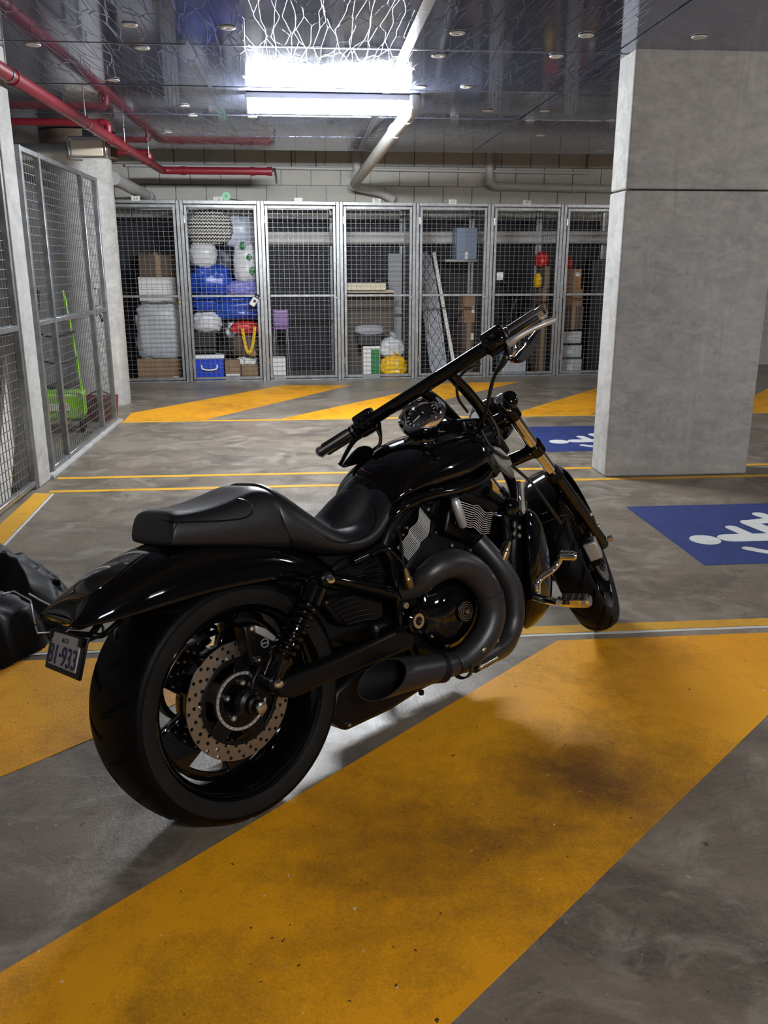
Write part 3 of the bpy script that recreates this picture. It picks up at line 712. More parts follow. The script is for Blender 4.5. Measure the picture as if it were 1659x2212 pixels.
# --- last locker in view
carton('upper tan carton with a white label behind the column edge', 1220, 582, 1256, 624, .18, .36, 'cardboard_orange', note=(.5, .75, .3, .2))
bag('red cloth spilling over the upper tan carton', 1222, 553, 1240, 583, 'bag_red', .22, .25, seed=47, amp=.15, name='red_cloth', cat='cloth')
carton('middle dull carton under the upper tan carton', 1216, 624, 1258, 662, .18, .36, 'cardboard', tape=False)
carton('lower dull carton above the plastic tubs', 1214, 662, 1260, 712, .18, .36, 'cardboard_dark', note=None)
for k, (a, b_) in enumerate(((712, 742), (742, 772), (772, 810))):
    t = carton(['topmost', 'middle', 'lowest'][k] + ' translucent plastic tub of the stack by the column', 1208, a + 4, 1256, b_, .18, .36, 'tub_clear', 0.0 if k == 2 else None, False, note=(-.2, .45, .25, .35), name='plastic_tub', cat='tub')
carton('tall dark cabinet deep in the last locker in view', 1262, 560, 1330, 812, .5, .3, 'dark_plastic', 0.0, False, name='cabinet', cat='cabinet')
# green reel on the locker top
q = AY(489, 429, yrow(489, .05)); t = thing('cable_reel', 'small pale green reel sitting on top of the bag filled locker', 'reel', (q.x, q.y, LH))
MB().lathe([(-.02, .016), (-.02, .05), (-.014, .05), (-.012, .03), (.012, .03), (.014, .05), (.02, .05), (.02, .016)], (0, 0, .05), (0, 1, 0), 24).build('spool', 'mint', t) if 'mint' in MATS else (mat('mint', (.25, .6, .4), .4), MB().lathe([(-.02, .016), (-.02, .05), (-.014, .05), (-.012, .03), (.012, .03), (.014, .05), (.02, .05), (.02, .016)], (0, 0, .05), (0, 1, 0), 24).build('spool', 'mint', t))
MB().tube(catmull([(.04, 0, .02), (.12, .02, .01), (.2, .05, .008)], 5), .005, 6).build('cord_end', 'dark_plastic', t)

# ------------------------------------------------------------------ wire cages on the left
CX0 = -1.80
def cage(label, ys_, name='wire_cage', gate=None, h=2.14, hmid=1.03):
    t = thing(name, label, 'cage', (CX0, ys_[0], 0), 'wire cages along the left wall')
    y0 = ys_[0]
    for y in ys_: MB().box((0, y - y0, h / 2), (.04, .04, h)).build('post', 'galvanised', t, bev=.003, seg=1)
    for i in range(len(ys_) - 1):
        a, b_ = ys_[i] - y0 + .02, ys_[i + 1] - y0 - .02
        for z in (h - .02, hmid, .04): MB().box((0, (a + b_) / 2, z), (.034, b_ - a, .034)).build('rail', 'galvanised', t, bev=.003, seg=1)
        stuff(wires((-.012, a, .057), (0, 1, 0), (0, 0, 1), b_ - a, h - .1, .055, .055, .0021).build('wire_mesh', 'galvanised_wire', t, smooth=False))
    return t
yb, yc = FL(157, 997).y, FL(221, 935).y
t = cage('wire cage with a gate between the flat pillar and the round column', [5.99, yb, yc, 8.04])
MB().tube([(.02, yc - 5.99 + .07, 1.22), (.055, yc - 5.99 + .07, 1.22), (.055, yc - 5.99 + .07, 1.08), (.02, yc - 5.99 + .07, 1.08)], .008, 8).build('gate_handle', 'steel_bright', t)
MB().box((.03, yc - 5.99 + .06, 1.03), (.03, .09, .05)).build('lock_bracket', 'galvanised', t, bev=.003)
MB().tube(catmull([(.05, yc - 5.99 + .07, 1.0), (.06, yc - 5.99 + .05, .97), (.06, yc - 5.99 + .07, .95), (.06, yc - 5.99 + .09, .97)], 4, True), .008, 8, True).build('padlock', 'dark_plastic', t)
cage('wire cage left of the flat pillar, cut by the picture edge', [3.6, 4.62, 5.58])
stuffs = []
# inside the gated cage: lime trolley with ladder frame, planks, crate
p_ = FL(142, 915); t = thing('lime_trolley', 'lime green crate trolley with a dark strap frame in the gated cage', 'trolley', (-2.19, 7.72, 0)); t.rotation_euler = (0, 0, .15)
MB().box((0, 0, .23), (.42, .36, .22)).build('crate', 'lime', t, bev=.02)
MB().box((0, -.183, .23), (.2, .008, .06)).build('label', 'board_white', t)
for s_ in (-1, 1):
    MB().lathe([(-.02, 0), (-.02, .06), (.02, .06), (.02, 0)], (s_ * .18, -.1, .06), (1, 0, 0), 18).build('wheel', 'dark_plastic', t)
    MB().lathe([(-.02, 0), (-.02, .06), (.02, .06), (.02, 0)], (s_ * .18, .1, .06), (1, 0, 0), 18).build('wheel', 'dark_plastic', t)
    MB().tube(catmull([(s_ * .19, .1, .1), (s_ * .17, .12, .5), (s_ * .13, .14, .95), (s_ * .1, .16, 1.2)], 5), .014, 8).build('upright', 'lime' if s_ > 0 else 'dark_plastic', t)
for z in (.4, .62, .85): MB().tube(catmull([(-.17, .12, z), (0, .05, z - .04), (.17, .12, z)], 5), .009, 8).build('strap', 'dark_plastic', t)
t = thing('timber_plank', 'tall pale timber plank leaning in the gated cage', 'plank', (-2.3, 6.5, 0)); MB().box((0, 0, .82), (.14, .025, 1.65), Matrix.Rotation(.06, 3, 'Y')).build('plank', 'timber', t, bev=.003)
MB().box((.0, -.014, .3), (.1, .003, .16)).build('price_sticker', 'paper_white', t)
t = thing('white_board', 'tall whitish panel standing behind the timber plank', 'panel', (-2.62, 6.75, 0)); MB().box((0, 0, .72), (.3, .03, 1.44), Matrix.Rotation(-.05, 3, 'Y')).build('sheet', 'board_white', t, bev=.004)
MB().box((0, 0, 1.2), (.02, .05, .3)).build('bracket', 'dark_plastic', t)
t = thing('maroon_crate', 'small maroon basket at the far end of the gated cage', 'basket', (-1.97, 8.25, 0))
MB().loft([[(sx * k * .15, sy * k * .12, z) for sx, sy in ((-1, -1), (1, -1), (1, 1), (-1, 1))] for z, k in ((.0, .85), (.22, 1), (.22, .94), (.02, .8))]).build('basket', 'crate_maroon', t, bev=.006)
MB().tube(catmull([(-.15, 0, .21), (0, 0, .27), (.15, 0, .21)], 5), .008, 8).build('handle', 'crate_maroon', t)
def lean_board(name, label, cat, pix, x, th, m, sub_m):
    P = [AX(u, v, x) for u, v in pix]; c = Vector((x, sum(q.y for q in P) / 4, 0)); t = thing(name, label, cat, c); zb = min(q.z for q in P)
    P = [q - c for q in P]
    for q in P:
        if q.z < zb + .12: q.z = 0.0
    MB().prism(P, (-th, 0, 0)).build('sheet', m, t, bev=.004); e = P[0].lerp(P[2], .5)
    MB().box((.001, e.y, e.z), (.003, .06, .04)).build('sticker', sub_m, t, smooth=False)
lean_board('white_board', 'bright white board leaning in the near cage beside the flat pillar', 'board', [(20, 745), (46, 752), (14, 1000), (-22, 1015)], -1.87, .03, 'board_white', 'paper_white')
lean_board('brown_board', 'brown board standing right of the bright white board', 'board', [(44, 850), (62, 1000), (40, 1035), (8, 1000)], -1.92, .03, 'timber', 'paper_white')
t = thing('carton', 'large brown carton standing in the near cage', 'box', (-2.55, 4.9, 0)); MB().box((0, 0, .45), (.4, .5, .9)).build('body', 'cardboard', t, bev=.006); MB().box((.202, 0, .45), (.003, .05, .9)).build('tape', 'tape_tan', t)
t = thing('plywood_sheet', 'tall brown plywood sheets leaning on the wall of the near cage', 'plywood', (-2.9, 4.9, 0)); MB().box((0, 0, .95), (.05, 1.1, 1.9), Matrix.Rotation(-.07, 3, 'Y')).build('sheet', 'ply_brown', t, bev=.004); MB().box((.05, .05, .9), (.02, 1.0, 1.8), Matrix.Rotation(-.07, 3, 'Y')).build('front_sheet', 'timber', t, bev=.004)
t = thing('shoe', 'dark trainer on the floor of the near cage', 'shoe', (-1.93, 5.0, 0)); crumple((0, 0, .05), .05, .13, .055, 4, .08).build('upper', 'dark_plastic', t); MB().ball((0, 0, .015), .052, .135, .015).build('sole', 'board_white', t)

# ------------------------------------------------------------------ pipes
def pipe(name, label, pts, r, m, joints=(), cat='pipe', k=5, group=None):
    t = thing(name, label, cat, pts[0], group); P = [Vector(p_) - Vector(pts[0]) for p_ in pts]
    Q = [P[0]]
    for i in range(1, len(P) - 1):      # rounded elbows
        a, b_ = (P[i - 1] - P[i]).normalized(), (P[i + 1] - P[i]).normalized(); d = min(r * 2.2, (P[i - 1] - P[i]).length * .45, (P[i + 1] - P[i]).length * .45)
        for j in range(k + 1):
            s_ = j / k; Q.append(P[i] + a * d * (1 - s_) ** 2 + b_ * d * s_ ** 2)
    Q.append(P[-1])
    MB().tube(Q, r, 16).build('run', m, t)
    for (i, f) in joints:
        a, b_ = P[i], P[i + 1]; c = a.lerp(b_, f); d = (b_ - a).normalized() * r * .7
        MB().cyl(c - d, c + d, r * 1.14, n=16).build('coupling', m, t)
    return t
zr = 2.47
RX = -1.70
e0 = AX(0, 150, RX); e1 = AX(345, 368, RX)
yw = 11.0
ya = AY(350, 368, yw)
za, zb = e0.z, ya.z
t = pipe('sprinkler_main', 'red sprinkler main running along the left ceiling edge', [(RX, 3.4, za + (za - zb) * .4), (RX + .0, e0.y, za), (ya.x, ya.y, zb), (AY(580, 366, yw).x, yw, zb)], .043, 'red_pipe', ((1, .04), (1, .5), (1, .8), (2, .2), (2, .85)))
q = Vector((AY(588, 366, yw).x, yw, zb)) - Vector((RX, 3.4, za + (za - zb) * .4))
MB().tube(catmull([q, q + Vector((.03, -.03, .02)), q + Vector((.05, -.04, -.14))], 5), .014, 8).build('drain_tail', 'steel_bright', t)
MB().lathe([(-.03, .05), (.03, .05)], q - Vector((.03, 0, 0)), (1, 0, 0), 16, True).build('end_cap', 'red_pipe', t)
for f in (.02, .35, .62, .85):
    c = Vector((RX, e0.y, za)).lerp(Vector((ya.x, ya.y, zb)), f) - t.location
    MB().cyl(c, (c.x, c.y, CEIL - t.location.z), .005).build('hanger_rod', 'steel_bright', t)
    MB().lathe([(-.012, .047), (.012, .047)], c, (0, 1, 0), 16).build('hanger_ring', 'steel_bright', t)
def on_main(v):                        # point of the main at photo row v
    A, B_ = Vector((RX, e0.y, za)), Vector((ya.x, ya.y, zb)); best = None
    for i in range(201):
        c = A.lerp(B_, i / 200); d = c - Vector((0, 0, CAMH)); vv = IH / 2 - FPX * d.dot(Vector(_U)) / d.dot(Vector(_F))
        if best is None or abs(vv - v) < best[0]: best = (abs(vv - v), c)
    return best[1]
for (v, xl, lb) in ((296, -3.2, 'red branch pipe crossing above the bulkhead light towards the left wall'), (352, -2.6, 'short red branch pipe behind the round column top')):
    c = on_main(v); zt = min(CEIL - .06, c.z + .14)
    pipe('branch_pipe', lb, [(xl, c.y, zt), (c.x, c.y, zt), (c.x, c.y, c.z + .03)], .03, 'red_pipe', ((0, .97), (1, .55)))
pipe('drain_pipe', 'large grey drain pipe at the top left behind the red branch', [(-3.2, 8.75, 2.42), (-2.05, 8.75, 2.42)], .075, 'pvc_grey', ((0, .85),))
pipe('drain_pipe', 'grey pipe sloping down beside the round column to the lockers', [AY(246, 385, 10.2), AY(325, 428, 11.8)], .07, 'pvc_grey', ((0, .9),))
pa = FL(893, 232, 2.575); pe = AY(762, 402, 12.0)
t = pipe('storm_pipe', 'long white drain pipe sloping away from the batten light', [(pa.x, pa.y, CEIL - .004), (pa.x, pa.y, 2.575), pe, (pe.x + .40, 12.12, pe.z - .07), (pe.x + .56, 12.14, pe.z - .16)], .058, 'pvc_white', ((1, .07), (1, .2), (1, .97)))
tc_ = AY(770, 322, 12.18); pipe('vent_pipe', 'short white pipe dropping from the slab to the wall', [(tc_.x, 12.18, 2.94), (tc_.x, 12.18, 2.62), (tc_.x - .05, 12.12, 2.55)], .055, 'pvc_white', ((0, .6),))
ta = AY(1060, 330, 12.2); tb = AY(1056, 402, 12.2); tr_ = AY(1330, 411, 12.2)
pipe('drain_pipe', 'white pipe dropping then running right above the lockers', [(ta.x, 12.2, 2.94), (tb.x, 12.2, tb.z), (tr_.x + 1.2, 12.2, tr_.z)], .052, 'pvc_white', ((0, .9), (1, .05), (1, .4)))
ca, cb = AY(270, 357, 12.22), AY(1275, 374, 12.22)
t = pipe('conduit', 'thin pale conduit running across the block wall', [ca, cb], .018, 'conduit_grey', ((0, .3), (0, .62)))
for u in (630, 683, 1265): c = AY(u, 366, 12.22); MB().cyl((c.x - ca.x, 0, c.z - ca.z), (c.x - ca.x, 0, 2.94 - ca.z), .005).build('drop_rod', 'dark_plastic', t)
for v, r_, lb in ((506, .03, 'thin white pipe behind the lockers'), (520, .055, 'thick white pipe behind the lockers')):
    a, b_ = AY(575, v, yrow(575, .9)), AY(1320, v - 2, yrow(1320, .9)); pipe('wall_pipe', lb, [a, b_ + (b_ - a) * .3], r_, 'pvc_white', ((0, .3), (0, .6)))
# unlit bulkhead light
bl = AY(188, 317, 8.55); t = thing('bulkhead_light', 'unlit rectangular bulkhead light with a warm reflection coloured into the lens', 'light', (bl.x, 8.55, bl.z)); t.rotation_euler = (0, 0, -.12)
mat('lens_glass', (.8, .72, .58), .15, 0, .6, coat=1.0)  # warm tint stands in for a reflection on the lens
MB().box((0, .06, 0), (.36, .10, .19)).build('housing', 'steel_bright', t, bev=.015)
MB().box((0, 0, -.008), (.30, .03, .14)).build('lens', 'lens_glass', t, bev=.012)
for s_ in (-1, 1): MB().box((s_ * .168, 0, 0), (.018, .04, .15)).build('clip', 'steel_bright', t, bev=.004)
MB().box((0, .06, .12), (.09, .06, .06)).build('mount', 'dark_plastic', t)
MB().cyl((0, .06, .14), (0, .06, CEIL - bl.z), .012).build('stem', 'dark_plastic', t)

# ------------------------------------------------------------------ black cover heap on the floor
mat('nylon_black', (.0035, .004, .0055), .6, spec=.2, bmp=.25, bscale=160); mat('reflective_trim', (.5, .5, .52), .45)
cover = thing('motorcycle_cover', 'crumpled black fabric cover with pale piping heaped on the floor', 'cover', (-1.35, 3.35, 0))
def heap():
    mb = MB(); nx, ny = 150, 150; lobes = ((-.28, .08, .38, .48, .42), (-.02, -.28, .34, .26, .27), (.12, .0, .25, .26, .25), (-.34, -.32, .5, .4, .32), (-.05, .28, .3, .25, .16))
    def hgt(x, y):
        h = 0
        for (cx_, cy_, rx, ry, hh) in lobes:
            d = ((x - cx_) / rx) ** 2 + ((y - cy_) / ry) ** 2
            if d < 1: h = max(h, hh * (1 - d) ** .5)
        return h
    def fold(x, y, z, ang, f, st):
        c, s_ = math.cos(ang), math.sin(ang); p_ = Vector(((x * c + y * s_) * f, (-x * s_ + y * c) * f * st, z))
        return 1 - 2 * abs(mnoise.noise(p_))
    xs_ = np.linspace(-.40, .52, nx); ys_ = np.linspace(-.8, .72, ny); pts = []
    for i, x in enumerate(xs_):
        for j, y in enumerate(ys_):
            wx = x + .06 * mnoise.noise(Vector((x * 5, y * 5, 1))); wy = y + .06 * mnoise.noise(Vector((x * 5, y * 5, 7)))
            h = hgt(wx, wy) * min(1, max(0, (x + .40) / .10)) ** .5
            if h > 0:
                q = Vector((x * 2.2, y * 2.2, 3)); an = 3 * mnoise.noise(q)
                r1 = fold(wx, wy, 2, .6 + an * .4, 5.0, .55); r2 = fold(wx, wy, 5, -.5 + an * .6, 9.0, .5); r3 = fold(wx, wy, 9, 1.4 + an, 16.0, .5)
                h = max(.004, h + min(1, h * 6) * (.075 * (r1 - .55) + .035 * (r2 - .5) + .014 * (r3 - .5)))
            pts.append((x, y, h))
    core = [p_[2] > 0 for p_ in pts]; inside = list(core)
    for i in range(1, nx - 1):
        for j in range(1, ny - 1):
            k = i * ny + j
            if not core[k] and any(core[k + a * ny + c] for a in (-1, 0, 1) for c in (-1, 0, 1)): inside[k] = True
    mp = {}; vv = []
    for k, p_ in enumerate(pts):
        if inside[k]:
            i, j = divmod(k, ny); edge = (not core[k]) or i in (0, nx - 1) or j in (0, ny - 1)
            mp[k] = len(vv); vv.append((p_[0], p_[1], .003) if edge else p_)
    ff = []
    for i in range(nx - 1):
        for j in range(ny - 1):
            q = [i * ny + j, (i + 1) * ny + j, (i + 1) * ny + j + 1, i * ny + j + 1]
            if all(inside[k] for k in q): ff.append([mp[k] for k in q])
    mb.add(vv, ff); return mb
hp = heap(); hb = hp.build('fabric', 'nylon_black', cover, ang=180)
bvh = BVHTree.FromPolygons([v + Vector(cover.location) for v in hp.v], hp.f)
def drape(pix, r=.0035):
    out = []
    for p0, p1 in zip(pix[:-1], pix[1:]):
        for s_ in np.linspace(0, 1, 8, endpoint=False):
            u, v = p0[0] + (p1[0] - p0[0]) * s_, p0[1] + (p1[1] - p0[1]) * s_
            h = bvh.ray_cast(Vector((0, 0, CAMH)), Vector(ray(u, v)).normalized())
            if h[0] is not None: out.append(h[0] + h[1] * .001 * (1 if h[1].z > 0 else -1) - Vector(cover.location))
    if len(out) > 3: MB().tube(out, r, 6).build('piping', 'reflective_trim', cover)
drape([(5, 1284), (30, 1277), (48, 1287), (66, 1297), (70, 1325), (76, 1352)]); drape([(62, 1282), (85, 1296), (108, 1308), (124, 1322)]); drape([(76, 1352), (80, 1368), (100, 1367), (124, 1362)])
# small floor debris in the foreground
mat('debris_pale', (.6, .57, .5), .7)
# ------------------------------------------------------------------ the motorcycle (x forward, y to its left, z up; leaning on its stand)
BX, BY, BZ, PSI, LAM = -.213, 1.988, .004, math.radians(38.8), math.radians(10.0)
STEER, RAKE, WB, TRAIL, RW = math.radians(33.5), math.radians(34), 1.703, .114, .325
bike = thing('motorcycle', 'glossy black low cruiser motorcycle leaning on its stand across the yellow hatching', 'motorcycle', (BX, BY, BZ))
bike.rotation_euler = (-LAM, 0, PSI)
_MB4 = Matrix.Translation((BX, BY, BZ)) @ Matrix.Rotation(PSI, 4, 'Z') @ Matrix.Rotation(-LAM, 4, 'X')
_MI = _MB4.inverted(); _CO = _MI @ Vector((0, 0, CAMH))
def b(u, v, w):                 # photo point lying in the plane w metres left of the bike's mid plane
    d = (_MI.to_3x3() @ Vector(ray(u, v))); return _CO + d * ((w - _CO.y) / d.y)
def bx_(u, v, x):
    d = (_MI.to_3x3() @ Vector(ray(u, v))); return _CO + d * ((x - _CO.x) / d.x)
_sa = Vector((-math.sin(RAKE), 0, math.cos(RAKE))); _so = Vector((WB + TRAIL, 0, 0)); _sq = Matrix.Rotation(STEER, 3, _sa)
def S(p): return _so + _sq @ (Vector(p) - _so)
def px(p):
    w_ = _MB4 @ Vector(p) - Vector((0, 0, CAMH)); z = w_.dot(Vector(_F)); return IW / 2 + FPX * w_.dot(Vector(_R)) / z, IH / 2 - FPX * w_.dot(Vector(_U)) / z
mat('gloss_black', (.002, .002, .0025), .2, 0, .0, coat=1.0)
mat('satin_black', (.003, .003, .0038), .34, 0, .25)
mat('pipe_black', (.015, .015, .018), .40, .0, .55)
mat('matte_black', (.005, .005, .006), .6, 0, .2)
mat('tyre_rubber', (.0014, .0014, .0018), .5, spec=.10, bmp=.1, bscale=90)
mat('sidewall_rubber', (.010, .0095, .009), .6, spec=.12, var=.2, vscale=20)
mat('leather_black', (.007, .007, .0095), .38, spec=.55, bmp=.12, bscale=170)
mat('leather_panel', (.014, .014, .017), .42, bmp=.35, bscale=300)
mat('chrome', (.88, .88, .88), .06, 1.0); mat('brushed_alu', (.5, .5, .5), .4, .6, bmp=.15, bscale=200)
mat('disc_steel', (.36, .34, .32), .35, 1.0, var=.1); mat('fin_edge', (.8, .8, .8), .35, .35); mat('bolt_steel', (.6, .6, .58), .25, 1.0)
mat('smoked_lens', (.01, .009, .009), .05, 0, .6, coat=1.0); mat('gauge_face', (.012, .012, .014), .3); mat('plate_grey', (.36, .36, .36), .45); mat('plate_blue', (.004, .005, .045), .4)
mat('brass_sensor', (.40, .30, .17), .35, 1.0); mat('neck_grey', (.34, .34, .33), .38, .3, var=.1); mat('rubber_black', (.01, .01, .01), .55); mat('mirror_glass', (.8, .8, .8), .03, 1.0); mat('reflector_red', (.3, .02, .01), .2)
def slab(name, pix, w, thick, m, parent=bike, bev=.006, mirror=False, seg=2, ang=38):
    P = [b(u, v, w) for u, v in pix]; o = MB().prism(P, (0, thick, 0)).build(name, m, parent, bev=bev, seg=seg, ang=ang)
    if mirror: MB().prism([(p_.x, -p_.y, p_.z) for p_ in P], (0, -thick, 0)).build(name, m, parent, bev=bev, seg=seg, ang=ang)
    return o
def ptube(name, pts, r, m, parent=bike, k=6, n=12, xf=None):
    P = [b(*p_) if len(p_) == 3 else Vector(p_[:3]) for p_ in pts]
    return MB().tube(catmull(P, k) if len(P) > 2 else P, r, n).build(name, m, parent, ang=60, xf=xf)
def bolt(p_, r=.008, d=(0, -1, 0), parent=bike, m='bolt_steel', h=.008):
    p_ = Vector(p_); d = Vector(d).normalized()
    return MB().lathe([(-.004, r), (h * .7, r), (h, r * .8), (h, r * .45), (h * .5, r * .4), (h * .5, 0)], p_, d, 12).build('bolt', m, parent)

# ---- rear wheel
def wheel(name, hw, rlip, c, xf, label=None):
    prof = [(-hw * .86, rlip), (-hw * .88, rlip - .006), (-hw * .82, rlip - .014), (-hw * .7, rlip - .02), (-hw * .35, rlip - .036), (hw * .35, rlip - .036), (hw * .7, rlip - .02), (hw * .82, rlip - .014), (hw * .88, rlip - .006), (hw * .86, rlip)]
    return MB().lathe(prof, c, (0, 1, 0), 72).build(name, 'gloss_black', bike, xf=xf)
def tyre_mesh(hw, rc, rs, rb, c, groove, na, xf, parent):
    prof = [(-hw * .84, rb), (-hw * .95, rb + .012), (-hw * 1.0, rb + .028)]
    sh = len(prof); nt_ = 22
    for i in range(nt_ + 1):
        a = -PI / 2 + PI * i / nt_; prof.append((hw * 1.0 * math.sin(a) * .985, rs + (rc - rs) * math.cos(a)))
    prof += [(hw * 1.0, rb + .028), (hw * .95, rb + .012), (hw * .84, rb)]
    mb = MB(); rings = []; n = na
    per = n // groove if groove else 1
    for a_i in range(n):
        ring = []
        for i, (y, r) in enumerate(prof):
            rr = r; f = min(1.0, abs(y) / hw); th = 2 * PI * a_i / n - (f ** 1.5) * .24
            if sh <= i <= sh + nt_ and groove and .10 < f < .93 and (a_i + (0 if y < 0 else per // 2)) % per < 2: rr -= .007
            ring.append(Vector(c) + Vector((rr * math.cos(th), y, rr * math.sin(th))))
        rings.append(ring)
    mb.loft(rings, False, False, True)
    tread = MB(); tread.v = mb.v; tread.f = mb.f
    o = tread.build('tyre', 'tyre_rubber', parent, ang=30, xf=xf)
    o.data.materials.append(MATS['sidewall_rubber']); nprof = len(prof)
    return o
C0 = Vector((0, 0, RW))
rwheel = wheel('rear_wheel', .125, .243, C0, None)
tyre_mesh(.125, .325, .287, .243, C0, 17, 340, None, rwheel)
for s_ in (-1, 1): MB().lathe([(s_ * .1185, .246), (s_ * .1235, .256), (s_ * .1262, .272), (s_ * .1252, .284)], C0, (0, 1, 0), 96).build('sidewall', 'sidewall_rubber', rwheel)
def kidney(r0, r1, a0, a1, n=10):
    return [(r1 * math.cos(a), r1 * math.sin(a)) for a in np.linspace(a0, a1, n)] + [(r0 * math.cos(a), r0 * math.sin(a)) for a in np.linspace(a1 - .12, a0 + .12, n)]
def wheel_web(rout, nwin, a_off, y, th, c, xf, parent, r0=.105, fill=.62):
    loops = [circ(0, 0, rout, 72), circ(0, 0, .018, 16)]
    for k in range(nwin):
        a = a_off + 2 * PI * k / nwin; w_ = PI / nwin * fill
        loops.append(kidney(r0, rout - .016, a - w_, a + w_))
    return plate('spoke_web', loops, th, 'gloss_black', parent, (Vector(c) + Vector((0, y, 0)), (1, 0, 0), (0, 0, 1)), bev=.003, xf=xf)
wheel_web(.209, 5, math.radians(100), -.015, .034, C0, None, rwheel, .13, .5)
MB().lathe([(-.10, .0), (-.10, .05), (-.06, .062), (-.02, .075), (.02, .075), (.09, .06), (.1, .0)], C0, (0, 1, 0), 40).build('hub', 'gloss_black', rwheel)
def brake_disc(r0, r1, y, c, xf, parent, nh=22, rows=((.16, 0.0), (.5, .33), (.84, .66))):
    loops = [circ(0, 0, r1, 72), circ(0, 0, r0, 60)]
    for f, o_ in rows:
        for k in range(nh):
            a = 2 * PI * (k + o_) / nh; rr = r0 + (r1 - r0) * f; loops.append(circ(rr * math.cos(a), rr * math.sin(a), .0050, 8))
    return plate('brake_disc', loops, .006, 'disc_steel', parent, (Vector(c) + Vector((0, y, 0)), (1, 0, 0), (0, 0, 1)), xf=xf)
brake_disc(.108, .152, -.088, C0, None, rwheel, 24)
loops = [circ(0, 0, .112, 60), circ(0, 0, .02, 16)] + [kidney(.078, .102, 2 * PI * k / 5 + .3, 2 * PI * k / 5 + 1.1) for k in range(5)]
plate('disc_carrier', loops, .008, 'satin_black', rwheel, (C0 + Vector((0, -.093, 0)), (1, 0, 0), (0, 0, 1)), bev=.001)
plate('tone_ring', [circ(0, 0, .074, 48), circ(0, 0, .067, 48)] + [circ(.0705 * math.cos(2 * PI * k / 30), .0705 * math.sin(2 * PI * k / 30), .002, 6) for k in range(30)], .004, 'brushed_alu', rwheel, (C0 + Vector((0, -.099, 0)), (1, 0, 0), (0, 0, 1)))
for k in range(5):
    a = 2 * PI * k / 5 + .15; bolt(C0 + Vector((.047 * math.cos(a), -.100, .047 * math.sin(a))), .009, parent=rwheel)
    a += .3; bolt(C0 + Vector((.113 * math.cos(a), -.092, .113 * math.sin(a))), .005, parent=rwheel, h=.004)
# axle, nut
MB().cyl((0, -.175, RW), (0, .175, RW), .013).build('rear_axle', 'bolt_steel', bike)
MB().lathe([(-.105, .03), (-.125, .038), (-.145, .036), (-.15, .026), (-.165, .024), (-.168, .017), (-.185, .016), (-.188, .0)], C0, (0, 1, 0), 12).build('axle_nut', 'satin_black', bike, ang=20)
MB().lathe([(-.183, .016), (-.190, .0155), (-.192, .010), (-.192, 0)], C0, (0, 1, 0), 6).build('axle_bolt', 'bolt_steel', bike)
# caliper
slab('rear_caliper', [(524, 1352), (560, 1346), (600, 1370), (603, 1395), (588, 1425), (566, 1444), (546, 1440), (534, 1400)], -.135, .05, 'satin_black', bev=.008)
slab('caliper_plate', [(552, 1351), (575, 1358), (598, 1376), (592, 1386), (553, 1367)], -.142, .01, 'brushed_alu', bev=.002)
bolt(b(541, 1357, -.137), .008); bolt(b(556, 1424, -.137), .009)
pl_ = plate('round_emblem', [circ(0, 0, .012, 24), circ(0, 0, .0095, 24), [(-.009, -.0015), (.009, -.0015), (.009, .0015), (-.009, .0015)]], .002, 'brushed_alu', bike, (b(572, 1389, -.1365), (1, 0, 0), (0, 0, 1)))
slab('caliper_bracket', [(560, 1440), (585, 1425), (600, 1460), (585, 1500), (560, 1520), (538, 1510), (545, 1470)], -.13, .035, 'satin_black', bev=.006)
# swingarm
sa_pts = [(600, 1480), (622, 1462), (700, 1432), (790, 1392), (872, 1352), (905, 1362), (895, 1402), (800, 1440), (700, 1482), (640, 1510), (606, 1508)]
slab('swingarm', sa_pts, -.178, .05, 'satin_black', bev=.012, mirror=True)
MB().box((.50, 0, .36), (.12, .26, .09)).build('swingarm_bridge', 'satin_black', bike, bev=.02)
MB().cyl((.57, -.20, .385), (.57, .20, .385), .03).build('swingarm_pivot', 'satin_black', bike)
# shocks
def shock(s_):
    f = lambda u, v, w: (lambda q: Vector((q.x, q.y * (1 if s_ < 0 else -1), q.z)))(b(u, v, w))
    t0, t1, t2, t3 = f(684, 1258, -.19), f(666, 1302, -.19), f(606, 1424, -.19), f(586, 1466, -.19)
    o = MB().tube([t0, t0.lerp(t1, .12), t0.lerp(t1, .2), t1, t1 + (t1 - t0) * .02], [.022, .026, .034, .034, .028], 20).build('shock_absorber', 'gloss_black', bike)
    MB().tube([t1, t2], .014, 12).build('damper_rod', 'satin_black', o)
    ax = (t2 - t1); ln = ax.length; ax.normalize(); e1 = ax.orthogonal().normalized(); e2 = ax.cross(e1); nt_ = 8; n = nt_ * 16
    hel = [t1 + ax * (ln * i / n) + e1 * (.0275 * math.cos(2 * PI * nt_ * i / n)) + e2 * (.0275 * math.sin(2 * PI * nt_ * i / n)) for i in range(n + 1)]
    MB().tube(hel, .0062, 8).build('spring', 'gloss_black', o)
    MB().tube([t2 - ax * .01, t2, t2 + ax * .012, t3], [.031, .033, .026, .024], 18).build('lower_body', 'gloss_black', o)
    for q in (f(692, 1249, -.185), f(580, 1470, -.175)):
        MB().lathe([(-.02 * s_, .02), (.03 * s_, .02)], q, (0, 1, 0), 16, True).build('eyelet', 'satin_black', o)
        MB().lathe([(.0, .013), (.012 * -s_ * -1, .013), (.018 * s_, .009), (.02 * s_, 0)], q + Vector((0, .03 * s_, 0)), (0, 1, 0), 16).build('dome_bolt', 'chrome', o)
shock(-1); shock(1)
